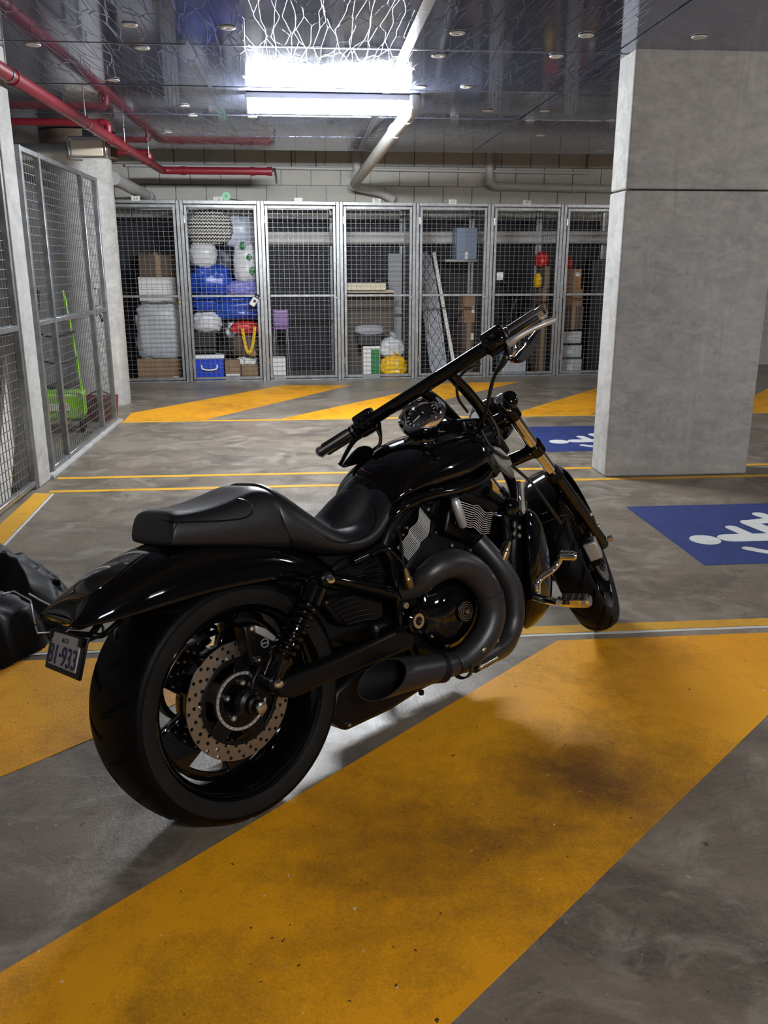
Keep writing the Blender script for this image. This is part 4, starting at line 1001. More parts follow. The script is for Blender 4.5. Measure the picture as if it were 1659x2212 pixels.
# ---- rear fender
T = [(131, 1330), (150, 1303), (178, 1274), (218, 1241), (265, 1208), (340, 1169), (440, 1150), (540, 1150), (640, 1185), (700, 1222)]
E_ = [(146, 1352, -.085), (178, 1355, -.105), (222, 1350, -.122), (280, 1334, -.132), (345, 1315, -.138), (440, 1286, -.14), (515, 1268, -.14), (600, 1254, -.135), (680, 1250, -.13), (735, 1285, -.115)]
def fender(name, T, E_, m, parent, nsec=13, pw=.62, sub=2):
    rings = []
    for t_, e_ in zip(T, E_):
        tp = b(*t_, 0.0) if len(t_) == 2 else Vector(t_); ep = b(*e_) ; ring = []
        for i in range(nsec):
            th = -PI / 2 + PI * i / (nsec - 1); sn, cs = math.sin(th), max(0, math.cos(th))
            dr = 1 - cs ** pw if cs > 1e-6 else 1.0
            p_ = tp.lerp(Vector((ep.x, 0, ep.z)), dr); p_.y = -ep.y * math.copysign(abs(sn) ** .8, sn)
            ring.append(p_)
        rings.append(ring)
    return MB().loft(rings, False, False).build(name, m, parent, ang=180, solid=.006, sub=sub)
fender('rear_fender', T, E_, 'gloss_black', bike)
# closed stern under the tip
q = [b(131, 1332, .0), b(146, 1355, -.085)]
tp, ep = q; up_, lo_ = [], []
for k in range(13):
    th = -PI / 2 + PI * k / 12; sn, cs = math.sin(th), max(0, math.cos(th)); dr = 1 - cs ** .62 if cs > 1e-6 else 1.0
    c = Vector((tp.x + (ep.x - tp.x) * dr, -ep.y * math.copysign(abs(sn) ** .8, sn), tp.z + (ep.z - tp.z) * dr))
    up_.append(c); lo_.append(Vector((min(c.x, tp.x) + .004 + abs(c.y) * .2, c.y, ep.z - .012)))
mid_ = [a.lerp(c, .5) - Vector((.004, 0, 0)) for a, c in zip(up_, lo_)]
MB().loft([up_, mid_, lo_, [c + Vector((.16, 0, .01)) for c in lo_]], False, False).build('fender_stern', 'gloss_black', bike, ang=50, solid=.006)
# tail light: low dome, pointed at its front
A_, B_ = b(176, 1300, -.01), b(283, 1218, -.01); ax = (B_ - A_); ln = ax.length; ax.normalize(); up = Vector((0, -1, 0)).cross(ax) * -1
if up.z < 0: up = -up
rings = []
for f, hw_, hh in ((.0, .016, .004), (.04, .040, .020), (.14, .052, .030), (.34, .060, .032), (.6, .056, .024), (.82, .040, .012), (.97, .016, .004), (1.0, .003, .001)):
    c = A_ + ax * (ln * f) + up * .012
    rings.append([c + Vector((0, -1, 0)) * (hw_ * math.cos(a)) + up * (hh * (math.sin(a) if math.sin(a) > 0 else math.sin(a) * .3)) for a in np.linspace(0, 2 * PI, 16, endpoint=False)])
MB().loft(rings).build('tail_light', 'smoked_lens', bike, ang=60, sub=1)
# plate holder and number plate
c4 = [bx_(120, 1364, -.372), bx_(191, 1374, -.372), bx_(171, 1463, -.405), bx_(97, 1448, -.405)]
pc = (c4[0] + c4[1] + c4[2] + c4[3]) / 4; ex = ((c4[1] - c4[0]) + (c4[2] - c4[3])).normalized(); ey = ((c4[0] - c4[3]) + (c4[1] - c4[2])); ey = (ey - ex * ey.dot(ex)).normalized()
ex0 = Vector((0, -1, 0)); ex = ex0; ey = (ey - ex * ey.dot(ex)).normalized(); ez = ex.cross(ey)
pw_ = ((c4[1] - c4[0]).dot(ex) + (c4[2] - c4[3]).dot(ex)) / 2; ph_ = ((c4[0] - c4[3]).dot(ey) + (c4[1] - c4[2]).dot(ey)) / 2
Rp = Matrix((ex, ey, ez)).transposed()
hold = MB().box(pc, (pw_, ph_, .008), Rp).build('plate_holder', 'satin_black', bike, bev=.004)
lic = MB().box(pc + ez * .005 + ey * .004, (pw_ * .78, ph_ * .80, .004), Rp).build('number_plate', 'plate_grey', bike, bev=.0015)
M4 = Rp.to_4x4(); M4.translation = pc + ez * .0076
text_mesh('plate_numerals', '81\u00b7933', ph_ * .68, 'plate_blue', lic, M4 @ Matrix.Translation((0, -ph_ * .10, 0)), .0012, sx=.345 * pw_ / ph_ / .80)
text_mesh('plate_region', 'A C T', ph_ * .15, 'plate_blue', lic, M4 @ Matrix.Translation((0, ph_ * .30, 0)), .0008)
for sx in (-1, 1):
    MB().box(pc + ex * (sx * pw_ * .42) + ey * (ph_ * .38) + ez * .008, (.02, .02, .006), Rp).build('plate_clip', 'satin_black', hold, bev=.003)
ptube('plate_bracket', [(195, 1375, -.06), (205, 1360, -.05), (215, 1345, -.03)], .008, 'satin_black')
ptube('plate_bracket', [(150, 1368, -.0), (200, 1372, -.06), (225, 1370, -.05), (260, 1340, -.03)], .007, 'satin_black')
ptube('plate_wire', [(190, 1385, -.06), (218, 1372, -.05), (222, 1355, -.05), (212, 1345, -.04)], .003, 'matte_black')

# ---- seat
def seat_loft(name, st, m, parent=bike, sub=2, box_=False):
    rings = []
    for (x, zt, zb, w, dish, lean) in st:
        h = zt - zb
        half = [(-.84, 0), (-.97, .10), (-1.0, .40), (-.97, .72), (-.84, .93), (-.5, 1.0 - dish * .3), (-.25, 1.0 - dish * .8), (0, 1.0 - dish)] if box_ else [(-.80, 0), (-.97, .18), (-1.0, .42), (-.93, .68), (-.76, .88), (-.5, .985 - dish * .3), (-.25, 1.0 - dish * .8), (0, 1.0 - dish)]
        pts = [(a * w, zb + h * b_) for a, b_ in half] + [(-a * w, zb + h * b_) for a, b_ in reversed(half[:-1])]
        rings.append([(x + lean * (z - zb), y, z) for y, z in pts])
    return MB().loft(rings).build(name, m, parent, ang=180, sub=sub)
pad = seat_loft('pillion_pad', [(-.128, .80, .765, .085, 0, .25), (-.127, .822, .752, .100, 0, .3), (-.124, .828, .748, .104, 0, .3), (-.112, .829, .745, .106, 0, .3), (-.07, .826, .735, .111, .02, .2), (0, .828, .720, .118, .03, .1), (.07, .838, .702, .125, .02, .05), (.13, .850, .688, .131, 0, 0), (.18, .848, .674, .136, 0, -.1), (.225, .825, .668, .134, 0, -.2), (.24, .79, .672, .125, 0, -.2)], 'leather_black', box_=True)
rider = seat_loft('rider_seat', [(.178, .80, .69, .115, 0, -.1), (.182, .848, .676, .134, .0, -.15), (.20, .856, .668, .142, .0, -.15), (.23, .840, .655, .148, .02, -.15), (.275, .785, .640, .156, .07, -.1), (.32, .728, .626, .163, .16, 0), (.37, .692, .616, .168, .30, 0), (.42, .690, .614, .166, .32, 0), (.465, .698, .618, .160, .32, 0), (.505, .730, .628, .154, .24, .02), (.540, .760, .642, .146, .14, .05), (.566, .772, .652, .136, .05, .05), (.585, .766, .664, .120, 0, .05), (.598, .745, .68, .095, 0, 0), (.602, .72, .695, .06, 0, 0)], 'leather_black')
def surf(o):
    dg = bpy.context.evaluated_depsgraph_get(); ev = o.evaluated_get(dg); me = ev.to_mesh(); bv = BVHTree.FromPolygons([v.co.copy() for v in me.vertices], [list(p_.vertices) for p_ in me.polygons]); ev.to_mesh_clear(); return bv
def seam(o, bv, pix, r=.0017, m='matte_black', name='seam'):
    out = []
    for uv in catmull([(u, v, 0) for u, v in pix], 10):
        d = (_MI.to_3x3() @ Vector(ray(uv.x, uv.y))).normalized(); h = bv.ray_cast(_CO, d)
        if h[0] is not None: out.append(h[0] - d * .0005)
    if len(out) > 4: MB().tube(out, r, 6).build(name, m, o)
bv_ = surf(pad)
seam(pad, bv_, [(349, 1122), (375, 1128), (420, 1127), (480, 1125), (530, 1118), (546, 1102), (538, 1084), (515, 1078)], .0022, 'satin_black', 'piping')
seam(pad, bv_, [(384, 1128), (376, 1145), (372, 1165)])
bv_ = surf(rider)
seam(rider, bv_, [(700, 1158), (722, 1170), (760, 1170), (798, 1152), (812, 1122), (806, 1092), (790, 1078)], .0022, 'satin_black', 'piping')
seam(rider, bv_, [(572, 1072), (600, 1100), (622, 1150), (640, 1188)], .002)

# ---- tank cover
Tk = [(757, 1062), (775, 1024), (800, 992), (832, 961), (870, 940), (912, 930), (960, 927), (1010, 932), (1040, 948), (1058, 985)]
Tp = [b(u, v, .03) for u, v in Tk]
Bk = [(826, 1134, -.115), (850, 1102, -.142), (882, 1078, -.156), (930, 1060, -.165), (985, 1048, -.168), (1030, 1032, -.162), (1056, 1008, -.145), (1066, 975, -.11)]
Bp = [b(*q) for q in Bk]
xs_ = [.55, .56, .58, .61, .66, .73, .80, .88, .95, 1.01, 1.055, 1.085, 1.105, 1.112]
TX = sorted([(p_.x, p_.z) for p_ in Tp]); BXs = sorted([(p_.x, p_.z, -p_.y) for p_ in Bp])
rings = []
for x in xs_:
    zt = interp([a for a, _ in TX], [c for _, c in TX], x); zb = interp([a for a, _, _ in BXs], [c for _, c, _ in BXs], x); w = interp([a for a, _, _ in BXs], [c for _, _, c in BXs], x)
    if x < .60: k_ = (x - .54) / .06; w *= .80 + .2 * k_; zt -= .03 * (1 - k_)
    if x >= 1.05: zt = min(zt, interp([1.05, 1.085, 1.112], [.878, .855, .80], x)); w = min(w, interp([1.05, 1.085, 1.112], [.155, .135, .08], x)); zb = interp([1.05, 1.085, 1.112], [.70, .71, .74], x)
    h = zt - zb
    half = [(-.90, 0), (-1.0, .12), (-1.02, .3), (-.95, .52), (-.80, .74), (-.55, .91), (-.28, .985), (0, 1.0)]
    rings.append([(x, a * w, zb + h * c) for a, c in half] + [(x, -a * w, zb + h * c) for a, c in reversed(half[:-1])])
MB().loft(rings).build('tank_cover', 'gloss_black', bike, ang=180, sub=2)
for s_ in (1, -1):
    MB().tube(catmull([(p_.x, p_.y * s_ * 1.0 - .004 * s_, p_.z - .012) for p_ in Bp[:-1]], 6), [.010, .014, .015, .015, .014, .013, .010], 12).build('tank_trim', 'gloss_black', bike, ang=60)
MB().box((.84, 0, .665), (.46, .20, .13)).build('air_box', 'matte_black', bike, bev=.03)
# tank seam and cap line
ptube('tank_badge_line', [(918, 955, -.075), (933, 962, -.09), (940, 972, -.10), (944, 985, -.108)], .0018, 'chrome', k=4, n=6)

# ---- gauge pod
gc = b(911, 898, -.02); gn = Vector((-.62, -.12, .78)).normalized()
pod = MB().lathe([(-.075, .02), (-.05, .045), (-.015, .058), (0, .06)], gc, gn, 32, True).build('gauge_pod', 'gloss_black', bike)
MB().lathe([(-.03, .060), (-.016, .076), (.0, .081), (.014, .076), (.018, .066), (.012, .058), (.002, .052)], gc, gn, 36).build('bezel', 'chrome', pod)
MB().lathe([(.003, .056), (.003, 0)], gc, gn, 32).build('dial_face', 'gauge_face', pod)
ge = gn.orthogonal().normalized(); gf = gn.cross(ge)
for k in range(13):
    a = k * 2 * PI / 16 + .5; d_ = ge * math.cos(a) + gf * math.sin(a); MB().tube([gc + gn * .0042 + d_ * .042, gc + gn * .0042 + d_ * .050], .0013, 4).build('tick', 'label_white', pod)
d_ = (ge * math.cos(2.2) + gf * math.sin(2.2)); MB().tube([gc + gn * .006 - d_ * .01, gc + gn * .006 + d_ * .036], [.003, .001], 5).build('needle', 'label_white', pod)
MB().lathe([(.003, .008), (.008, .007), (.009, 0)], gc, gn, 12).build('needle_cap', 'matte_black', pod)

# ---- engine
slab('crankcase', [(862, 1300), (880, 1255), (935, 1230), (1020, 1228), (1090, 1262), (1108, 1330), (1092, 1385), (1040, 1415), (950, 1428), (880, 1400)], -.165, .33, 'satin_black', bev=.02)
slab('lower_case', [(722, 1495), (714, 1558), (750, 1582), (845, 1537), (915, 1492), (1005, 1446), (1090, 1392), (1060, 1370), (900, 1400), (780, 1440)], -.12, .24, 'satin_black', bev=.015)
MB().loft([[(x, y, z0), (x, y, z0 + .2)] for x, y, z0 in ((.50, -.10, .16), (.50, .19, .15), (1.06, .19, .15), (1.06, -.10, .16))]).build('sump', 'satin_black', bike, bev=.02)  # unseen engine bulk, added to block lamp light leaking under the bike
MB().prism([(.56, .165, .20), (.52, .165, .34), (.60, .165, .50), (.78, .165, .53), (.98, .165, .46), (1.05, .165, .30), (.98, .165, .18)], (0, .075, 0)).build('primary_cover', 'gloss_black', bike, bev=.025, seg=3)  # left cover, added with the sump to block light beneath
cc = b(955, 1312, -.165)
cov = MB().lathe([(.0, .118), (-.03, .118), (-.036, .108), (-.055, .098), (-.068, .072), (-.074, .04), (-.075, 0)], cc, (0, 1, 0), 48).build('clutch_cover', 'gloss_black', bike)
for k in range(9):
    a = 2 * PI * k / 9 + .2; bolt(cc + Vector((.108 * math.cos(a), -.034, .108 * math.sin(a))), .006, parent=cov, h=.006)
dc = b(1003, 1320, -.243)
de = MB().lathe([(.02, .032), (-.004, .032), (-.007, .028), (-.007, 0)], dc, (0, 1, 0), 32).build('timer_cover', 'satin_black', bike)
for r_ in (.028, .021, .014): MB().tube([dc + Vector((r_ * math.cos(a), -.0075, r_ * math.sin(a))) for a in np.linspace(0, 2 * PI, 28, endpoint=False)], .0009, 4, True).build('engraved_ring', 'bolt_steel', de)
bolt(dc + Vector((0, -.007, 0)), .008, parent=de, m='brass_sensor')
pc2 = b(903, 1341, -.20)
pv = MB().lathe([(.03, .04), (-.004, .04), (-.008, .034), (-.004, .026), (.004, .024)], pc2, (0, 1, 0), 28).build('pivot_ring', 'gloss_black', bike)
MB().lathe([(.006, .024), (-.004, .022), (-.004, .013), (.002, .012), (.002, .0)], pc2, (0, 1, 0), 24).build('pivot_bolt', 'bolt_steel', pv)
bolt(b(871, 1307, -.185), .011, h=.014); bolt(b(974, 1243, -.17), .006); bolt(b(1001, 1254, -.17), .006)
# cylinders with wavy fins
def cylinder(name, corner, a_dir, f_dir, nf, pitch, ln, w, label):
    """corner = local point of the first fin's rear end; fins run along f_dir and stack along a_dir"""
    c = Vector(corner); a_dir = Vector(a_dir).normalized(); f_dir = Vector(f_dir).normalized()
    body = MB().prism([c + f_dir * (-.015) - a_dir * .03 + Vector((0, .02, 0)), c + f_dir * (ln + .015) - a_dir * .03 + Vector((0, .02, 0)), c + f_dir * (ln + .015) + a_dir * (nf * pitch + .03) + Vector((0, .02, 0)), c - f_dir * .015 + a_dir * (nf * pitch + .03) + Vector((0, .02, 0))], (0, .24, 0)).build(name, 'satin_black', bike, bev=.012)
    for i in range(nf):
        p0 = c + a_dir * (pitch * i); pts = []
        for k in range(15):
            s_ = k / 14; off = .006 * math.sin(s_ * 11) if s_ > .38 else 0
            pts.append(p0 + f_dir * (ln * s_) + a_dir * off + Vector((0, -.012 * math.sin(s_ * PI), 0)))
        top = [q_ + Vector((0, 0, 0)) for q_ in pts]; th = a_dir * .0008
        rings = [[q_ + th, q_ - th, q_ - th + Vector((0, .05, 0)), q_ + th + Vector((0, .05, 0))] for q_ in pts]
        MB().loft(rings).build('cooling_fin', 'satin_black', body)
        eg = [[q_ + th * 1.05 + Vector((0, -.0012, 0)), q_ - th * 1.05 + Vector((0, -.0012, 0)), q_ - th * 1.05 + Vector((0, .001, 0)), q_ + th * 1.05 + Vector((0, .001, 0))] for q_ in pts]
        MB().loft(eg).build('fin_edge', 'fin_edge', body)
    return body
r0, r1 = b(858, 1184, -.165), b(910, 1100, -.165); r2 = b(873, 1222, -.165)
fd = (r1 - r0).normalized(); ad = (r2 - r0); ad = (ad - fd * ad.dot(fd)); pt = ad.length / 10
cylinder('rear_cylinder', r0, ad, fd, 11, .0056, (r1 - r0).length, .2, '')
f0, f1 = b(992, 1083, -.165), b(1064, 1111, -.165); f2 = b(1006, 1138, -.165)
fd = (f1 - f0).normalized(); ad = (f2 - f0); ad = (ad - fd * ad.dot(fd)); pt = ad.length / 10
cylinder('front_cylinder', f0, ad, fd, 11, pt, (f1 - f0).length, .2, '')
A_, B_ = b(983, 1082, -.185), b(1000, 1135, -.185)
MB().tube([A_ + (A_ - B_) * .1, A_, A_.lerp(B_, .5), B_, B_ + (B_ - A_) * .1], [.007, .014, .0155, .014, .007], 14).build('coil_cover', 'brushed_alu', bike, ang=60)
slab('rear_head_cover', [(842, 1160), (850, 1130), (880, 1095), (905, 1082), (918, 1092), (900, 1106), (854, 1180)], -.15, .30, 'satin_black', bev=.012)
slab('front_head_cover', [(985, 1078), (1000, 1060), (1070, 1080), (1090, 1100), (1066, 1112)], -.15, .30, 'satin_black', bev=.012)
slab('cylinder_base', [(872, 1228), (925, 1150), (955, 1185), (945, 1215), (915, 1240), (885, 1250)], -.15, .30, 'matte_black', bev=.012)
slab('intake_block', [(915, 1100), (975, 1070), (1000, 1140), (1010, 1200), (960, 1215), (940, 1180)], -.10, .20, 'matte_black', bev=.01)
for (u, v, w, r_) in ((973, 1178, -.16, .007), (1013, 1188, -.17, .006), (938, 1150, -.16, .005), (1119, 1139, -.2, .008), (1119, 1157, -.2, .008), (876, 1140, -.16, .006), (867, 1155, -.16, .005), (1063, 1180, -.2, .005), (922, 1100, -.16, .007)): bolt(b(u, v, w), r_)
ho = b(1098, 1095, -.15); hn = MB().lathe([(.03, .03), (-.012, .033), (-.022, .028), (-.026, .015), (-.028, 0)], ho, (0.2, 1, 0), 20).build('horn', 'gloss_black', bike)
for (pts, r_) in (([(905, 1105, -.14), (915, 1085, -.12), (935, 1090, -.14), (930, 1110, -.15)], .007), ([(845, 1165, -.14), (860, 1150, -.16), (868, 1185, -.18), (872, 1225, -.19), (885, 1240, -.2)], .0045), ([(1075, 1200, -.22), (1085, 1180, -.2), (1100, 1165, -.18)], .004), ([(1080, 1075, -.12), (1092, 1120, -.15), (1095, 1180, -.16), (1090, 1230, -.16)], .012)):
    ptube('hose', pts, r_, 'matte_black')

# ---- exhaust
p1 = [(868, 1276, -.17), (895, 1268, -.20), (925, 1242, -.235), (955, 1222, -.25), (985, 1218, -.255), (1018, 1232, -.26), (1048, 1268, -.265), (1062, 1310, -.27), (1058, 1350, -.27), (1040, 1385, -.262), (1012, 1415, -.25), (985, 1432, -.24)]
hd = ptube('rear_header', p1, [.030, .032, .037, .042, .043, .044, .043, .042, .041, .040, .038, .034], 'pipe_black', k=6, n=20)
p2_ = [(1032, 1168, -.17), (1052, 1190, -.19), (1080, 1225, -.215), (1102, 1262, -.23), (1110, 1300, -.235), (1108, 1345, -.235), (1090, 1385, -.235), (1055, 1412, -.24), (1020, 1432, -.24)]
ptube('front_header', p2_, [.030, .031, .033, .034, .034, .034, .034, .033, .032], 'pipe_black', k=6, n=20)
# heat shield edge on the rear header
def band(name, u, v, w, tdir, r, m='pipe_black', h=.006): MB().lathe([(-h, r * .98), (-h, r), (h, r), (h, r * .98)], b(u, v, w), tdir, 24).build(name, m, hd)
t_ = (b(1062, 1310, -.27) - b(1048, 1268, -.265)); band('shield_rim', 1055, 1285, -.267, t_, .0455, h=.004)
for (u0, v0, u1, v1) in ((1043, 1403, 1075, 1383), (1038, 1440, 1073, 1420)):
    A_, B_ = b(u0, v0, -.292), b(u1, v1, -.292); MB().tube([A_, B_], .0055, 10).build('clamp_bolt', 'bolt_steel', hd); MB().ball(A_, .009).build('clamp_nut', 'bolt_steel', hd)
for (u, v) in ((880, 1248), (1093, 1192)):
    d0 = b(u, v, -.235); dr = Vector((-.35, -.2, .9)) if u < 1000 else Vector((.45, -.2, .85)); dr.normalize()
    sn = MB().lathe([(-.03, .012), (-.02, .013), (.0, .0125), (.004, .009), (.016, .0085), (.018, .007), (.03, .006), (.034, .004)], d0, dr, 14).build('oxygen_sensor', 'brass_sensor', bike)
    MB().tube(catmull([d0 + dr * .03, d0 + dr * .06 + Vector((0, .01, 0)), d0 + dr * .1 + Vector((0, .05, 0))], 4), .003, 6).build('sensor_lead', 'matte_black', sn)
# muffler: oval can, slash cut at the rear
Af, Ar = b(1003, 1431, -.235), b(826, 1468, -.225); ax = (Ar - Af); ln = ax.length; ax.normalize(); uz = Vector((0, 0, 1)); uz = (uz - ax * uz.z).normalized(); uy = ax.cross(uz)
if uy.y > 0: uy = -uy                   # uy points to the bike's right
rings = []
for f, ry, rz in ((.0, .036, .034), (.04, .042, .040), (.3, .054, .052), (.6, .060, .060), (.85, .064, .066), (1.0, .066, .069)):
    rings.append([Af + ax * (ln * f + (f ** 2) * (.035 * (-math.cos(a)))) + uy * (ry * math.cos(a)) + uz * (rz * math.sin(a)) for a in np.linspace(0, 2 * PI, 28, endpoint=False)])
inn = [[p_.lerp(Af + ax * (ln * f_), .06 + .0 * i) for p_ in rings[-1 - i]] for i, f_ in enumerate((1.0, .85, .6))]
mf = MB().loft(rings + inn[:1], True, False).build('muffler', 'pipe_black', bike, ang=50)
MB().loft([inn[0]] + [[p_.lerp(Af + ax * (ln * .6), .3) + ax * 0 for p_ in inn[1]], [p_.lerp(Af + ax * (ln * .5), .45) for p_ in inn[2]]], True, False).build('muffler_liner', 'matte_black', mf, ang=50)
MB().tube([Af + ax * (ln * .3), Af + ax * (ln * .5)], [.045, .038], 24, cap=True).build('muffler_core', 'matte_black', mf)
MB().lathe([(-.006, .041), (-.006, .046), (.008, .0475), (.008, .042)], Af + ax * .012, ax, 24).build('muffler_collar', 'pipe_black', mf)
Al, Bl = b(850, 1462, -.06), b(800, 1470, -.06)
rings2 = [[p_ + Vector((-.02, .16, -.0)) for p_ in r_] for r_ in rings]
MB().loft(rings2, True, True).build('inner_muffler', 'pipe_black', bike, ang=50)
bolt(b(910, 1495, -.2), .008, (0, 0, -1), m='satin_black'); bolt(b(752, 1565, -.12), .006)

# ---- side covers, frame
sc_ = slab('side_cover', [(699, 1304), (708, 1292), (768, 1283), (830, 1297), (832, 1338), (772, 1352), (735, 1350)], -.155, .06, 'satin_black', bev=.012)
for k in range(6):
    u0, v0 = 712 + k * 7.0, 1304 + k * 8.2; u1, v1 = min(828, u0 + 52 + k * 3), 1288 + k * 9.5
    ptube('rib', [(u0, v0 + 4, -.157), ((u0 + u1) / 2, (v0 + v1) / 2, -.158), (u1, v1, -.157)], .0045, 'satin_black', sc_, k=3, n=8)
sc_ = slab('upper_side_cover', [(715, 1230), (740, 1210), (820, 1180), (838, 1200), (845, 1268), (770, 1250), (718, 1242)], -.11, .05, 'matte_black', bev=.008)
for k in range(5): ptube('rib', [(722 + k * 16, 1238 + k * 3, -.113), (800 + k * 9, 1200 + k * 11, -.113)], .0045, 'satin_black', sc_, n=8)
def both(name, pts, r, m='gloss_black', n=14):
    P = catmull([b(*p_) for p_ in pts], 6) if len(pts) > 2 else [b(*p_) for p_ in pts]
    for s_ in (1, -1): MB().tube([(p_.x, p_.y * s_, p_.z) for p_ in P], r, n).build(name, m, bike, ang=60)
both('frame_arm', [(690, 1249, -.165), (740, 1256, -.165), (800, 1270, -.165), (852, 1284, -.165)], [.012, .016, .019, .021])
both('frame_rail', [(760, 1212, -.13), (795, 1196, -.14), (826, 1184, -.148), (845, 1205, -.155), (852, 1245, -.16), (862, 1300, -.16), (868, 1350, -.16), (884, 1385, -.15), (905, 1430, -.14)], .017)
both('frame_rail', [(826, 1184, -.148), (842, 1142, -.148), (870, 1102, -.145), (915, 1076, -.14), (985, 1060, -.13), (1040, 1040, -.11), (1085, 990, -.06)], .015, 'satin_black')
both('frame_downtube', [(1085, 1000, -.06), (1110, 1060, -.10), (1120, 1160, -.13), (1122, 1280, -.13), (1105, 1390, -.12), (1040, 1430, -.12), (900, 1470, -.12)], .017)
MB().lathe([(-.09, .03), (.09, .03)], (1.187, 0, .85), _sa, 20, True).build('steering_head', 'satin_black', bike)
slab('neck_cover', [(1070, 962), (1084, 968), (1101, 985), (1112, 1008), (1114, 1036), (1098, 1018), (1080, 1003), (1070, 985)], -.118, .03, 'neck_grey', bev=.008, mirror=True)
both('steel_pipe', [(1120, 1040, -.14), (1122, 1075, -.15), (1122, 1120, -.15)], .007, 'chrome', 8)
both('engine_mount', [(1050, 1060, -.14), (1085, 1085, -.14), (1118, 1105, -.14)], .016, 'satin_black')

# ---- radiator and its shroud
slab('radiator', [(1112, 1120), (1130, 1108), (1160, 1125), (1172, 1200), (1176, 1270), (1150, 1330), (1125, 1350), (1112, 1300), (1108, 1200)], -.17, .34, 'satin_black', bev=.015)
for s_ in (1, -1):
    f = lambda u, v, w: (lambda q: Vector((q.x, q.y * s_, q.z)))(b(u, v, w))
    L_ = [[f(1122, 1090, -.155), f(1133, 1100, -.195), f(1150, 1112, -.20), f(1160, 1088, -.15)],
          [f(1124, 1140, -.175), f(1140, 1150, -.22), f(1168, 1150, -.22), f(1184, 1125, -.16)],
          [f(1124, 1200, -.18), f(1145, 1210, -.225), f(1180, 1210, -.225), f(1200, 1188, -.17)],
          [f(1122, 1270, -.17), f(1146, 1280, -.22), f(1186, 1278, -.22), f(1208, 1258, -.17)],
          [f(1118, 1330, -.14), f(1138, 1335, -.19), f(1176, 1325, -.19), f(1206, 1305, -.15)],
          [f(1118, 1362, -.10), f(1130, 1372, -.14), f(1146, 1362, -.14), f(1172, 1338, -.12)]]
    MB().loft(L_).build('radiator_shroud', 'gloss_black', bike, ang=60, sub=2)
cb = b(1140, 1372, -.10)
MB().loft([[(x, y * k, z) for y, z in ((-.12, z0 + .10), (-.10, z0 + .03), (0, z0), (.10, z0 + .03), (.12, z0 + .10))] for x, k, z0 in ((.95, .8, .17), (1.03, 1, .155), (1.10, 1, .175), (1.17, .9, .23), (1.2, .75, .29))], False, False).build('belly_scoop', 'gloss_black', bike, ang=80, solid=.006, sub=1)

# ---- forward controls
def fwd_control(s_):
    f = lambda u, v, w: (lambda q: Vector((q.x, q.y * s_, q.z)))(b(u, v, w))
    br = MB().tube([f(1130, 1286, -.16), f(1158, 1288, -.27)], [.016, .013], 12).build('control_mount', 'satin_black', bike)
    MB().tube([f(1155, 1288, -.27), f(1182, 1296, -.33), f(1205, 1302, -.37)], [.015, .013, .011], 14).build('peg_arm', 'chrome', br, ang=60)
    A_, B_ = f(1206, 1298, -.355), f(1276, 1298, -.455)
    ax = (B_ - A_); ln = ax.length; ax.normalize(); pg = MB().tube([A_, A_ + ax * (ln * .15), A_ + ax * (ln * .5), A_ + ax * (ln * .9), B_], [.012, .019, .022, .021, .015], 10, up=(0, 0, 1)).build('foot_peg', 'chrome', bike, ang=30)
    e1 = Vector((0, 0, 1)); e1 = (e1 - ax * e1.dot(ax)).normalized(); e2 = ax.cross(e1)
    for k, a in enumerate((-.9, -.3, .3, .9)):
        d_ = e1 * math.cos(a) + e2 * math.sin(a)
        for j in range(4):
            p0 = A_ + ax * (ln * (.17 + .19 * j)) + d_ * .0195; MB().box(p0 + ax * (ln * .075), (ln * .16, .011, .007), Matrix((ax, ax.cross(d_), d_)).transposed()).build('rubber_pad', 'rubber_black', pg, bev=.002)
    if s_ == 1:
        pd = MB().tube(catmull([f(1160, 1286, -.27), f(1160, 1262, -.275), f(1170, 1246, -.28), f(1192, 1232, -.29), f(1206, 1215, -.30), f(1210, 1203, -.31)], 6), [.014, .012, .011, .010, .010, .009], 12).build('brake_pedal', 'chrome', bike, ang=60)
        A_, B_ = f(1206, 1200, -.305), f(1246, 1201, -.355); ax2 = (B_ - A_).normalized(); z_ = Vector((0, 0, 1)); z_ = (z_ - ax2 * z_.dot(ax2)).normalized()
        MB().tube([A_, A_.lerp(B_, .1), A_.lerp(B_, .9), B_], [.009, .014, .014, .010], 10).build('pedal_pad', 'chrome', pd, ang=30)
        for j in range(3): MB().box(A_.lerp(B_, .25 + .25 * j) + z_ * .011, (.012, .02, .008), Matrix((ax2, z_.cross(ax2), z_)).transposed()).build('pad_rubber', 'rubber_black', pd, bev=.002)
    else:
        MB().tube(catmull([f(1160, 1286, -.27), f(1180, 1270, -.28), f(1205, 1250, -.30), f(1215, 1245, -.35)], 6), .009, 12).build('shift_lever', 'chrome', bike, ang=60)
fwd_control(1); fwd_control(-1)
# side stand on the left, battery box behind the covers, drive belt
st = MB().tube([(.74, .13, .17), (.78, .24, .115), (.80, .335, .072)], [.014, .012, .011], 12).build('side_stand', 'satin_black', bike)
MB().box((.80, .345, .066), (.07, .05, .010), Matrix.Rotation(-LAM * -1, 3, 'X')).build('stand_foot', 'satin_black', st, bev=.003)
MB().box((.36, 0, .48), (.30, .20, .20)).build('battery_box', 'matte_black', bike, bev=.02)
MB().box((.33, 0, .60), (.40, .19, .06)).build('seat_pan', 'matte_black', bike, bev=.02)
MB().loft([[(a, .14, z), (a, .165, z), (a, .165, z + .008), (a, .14, z + .008)] for a, z in ((.0, .43), (.30, .45), (.56, .44))]).build('drive_belt', 'rubber_black', bike)
MB().lathe([(.135, .09), (.135, .105), (.17, .105), (.17, .09)], C0, (0, 1, 0), 48).build('belt_pulley', 'satin_black', rwheel)

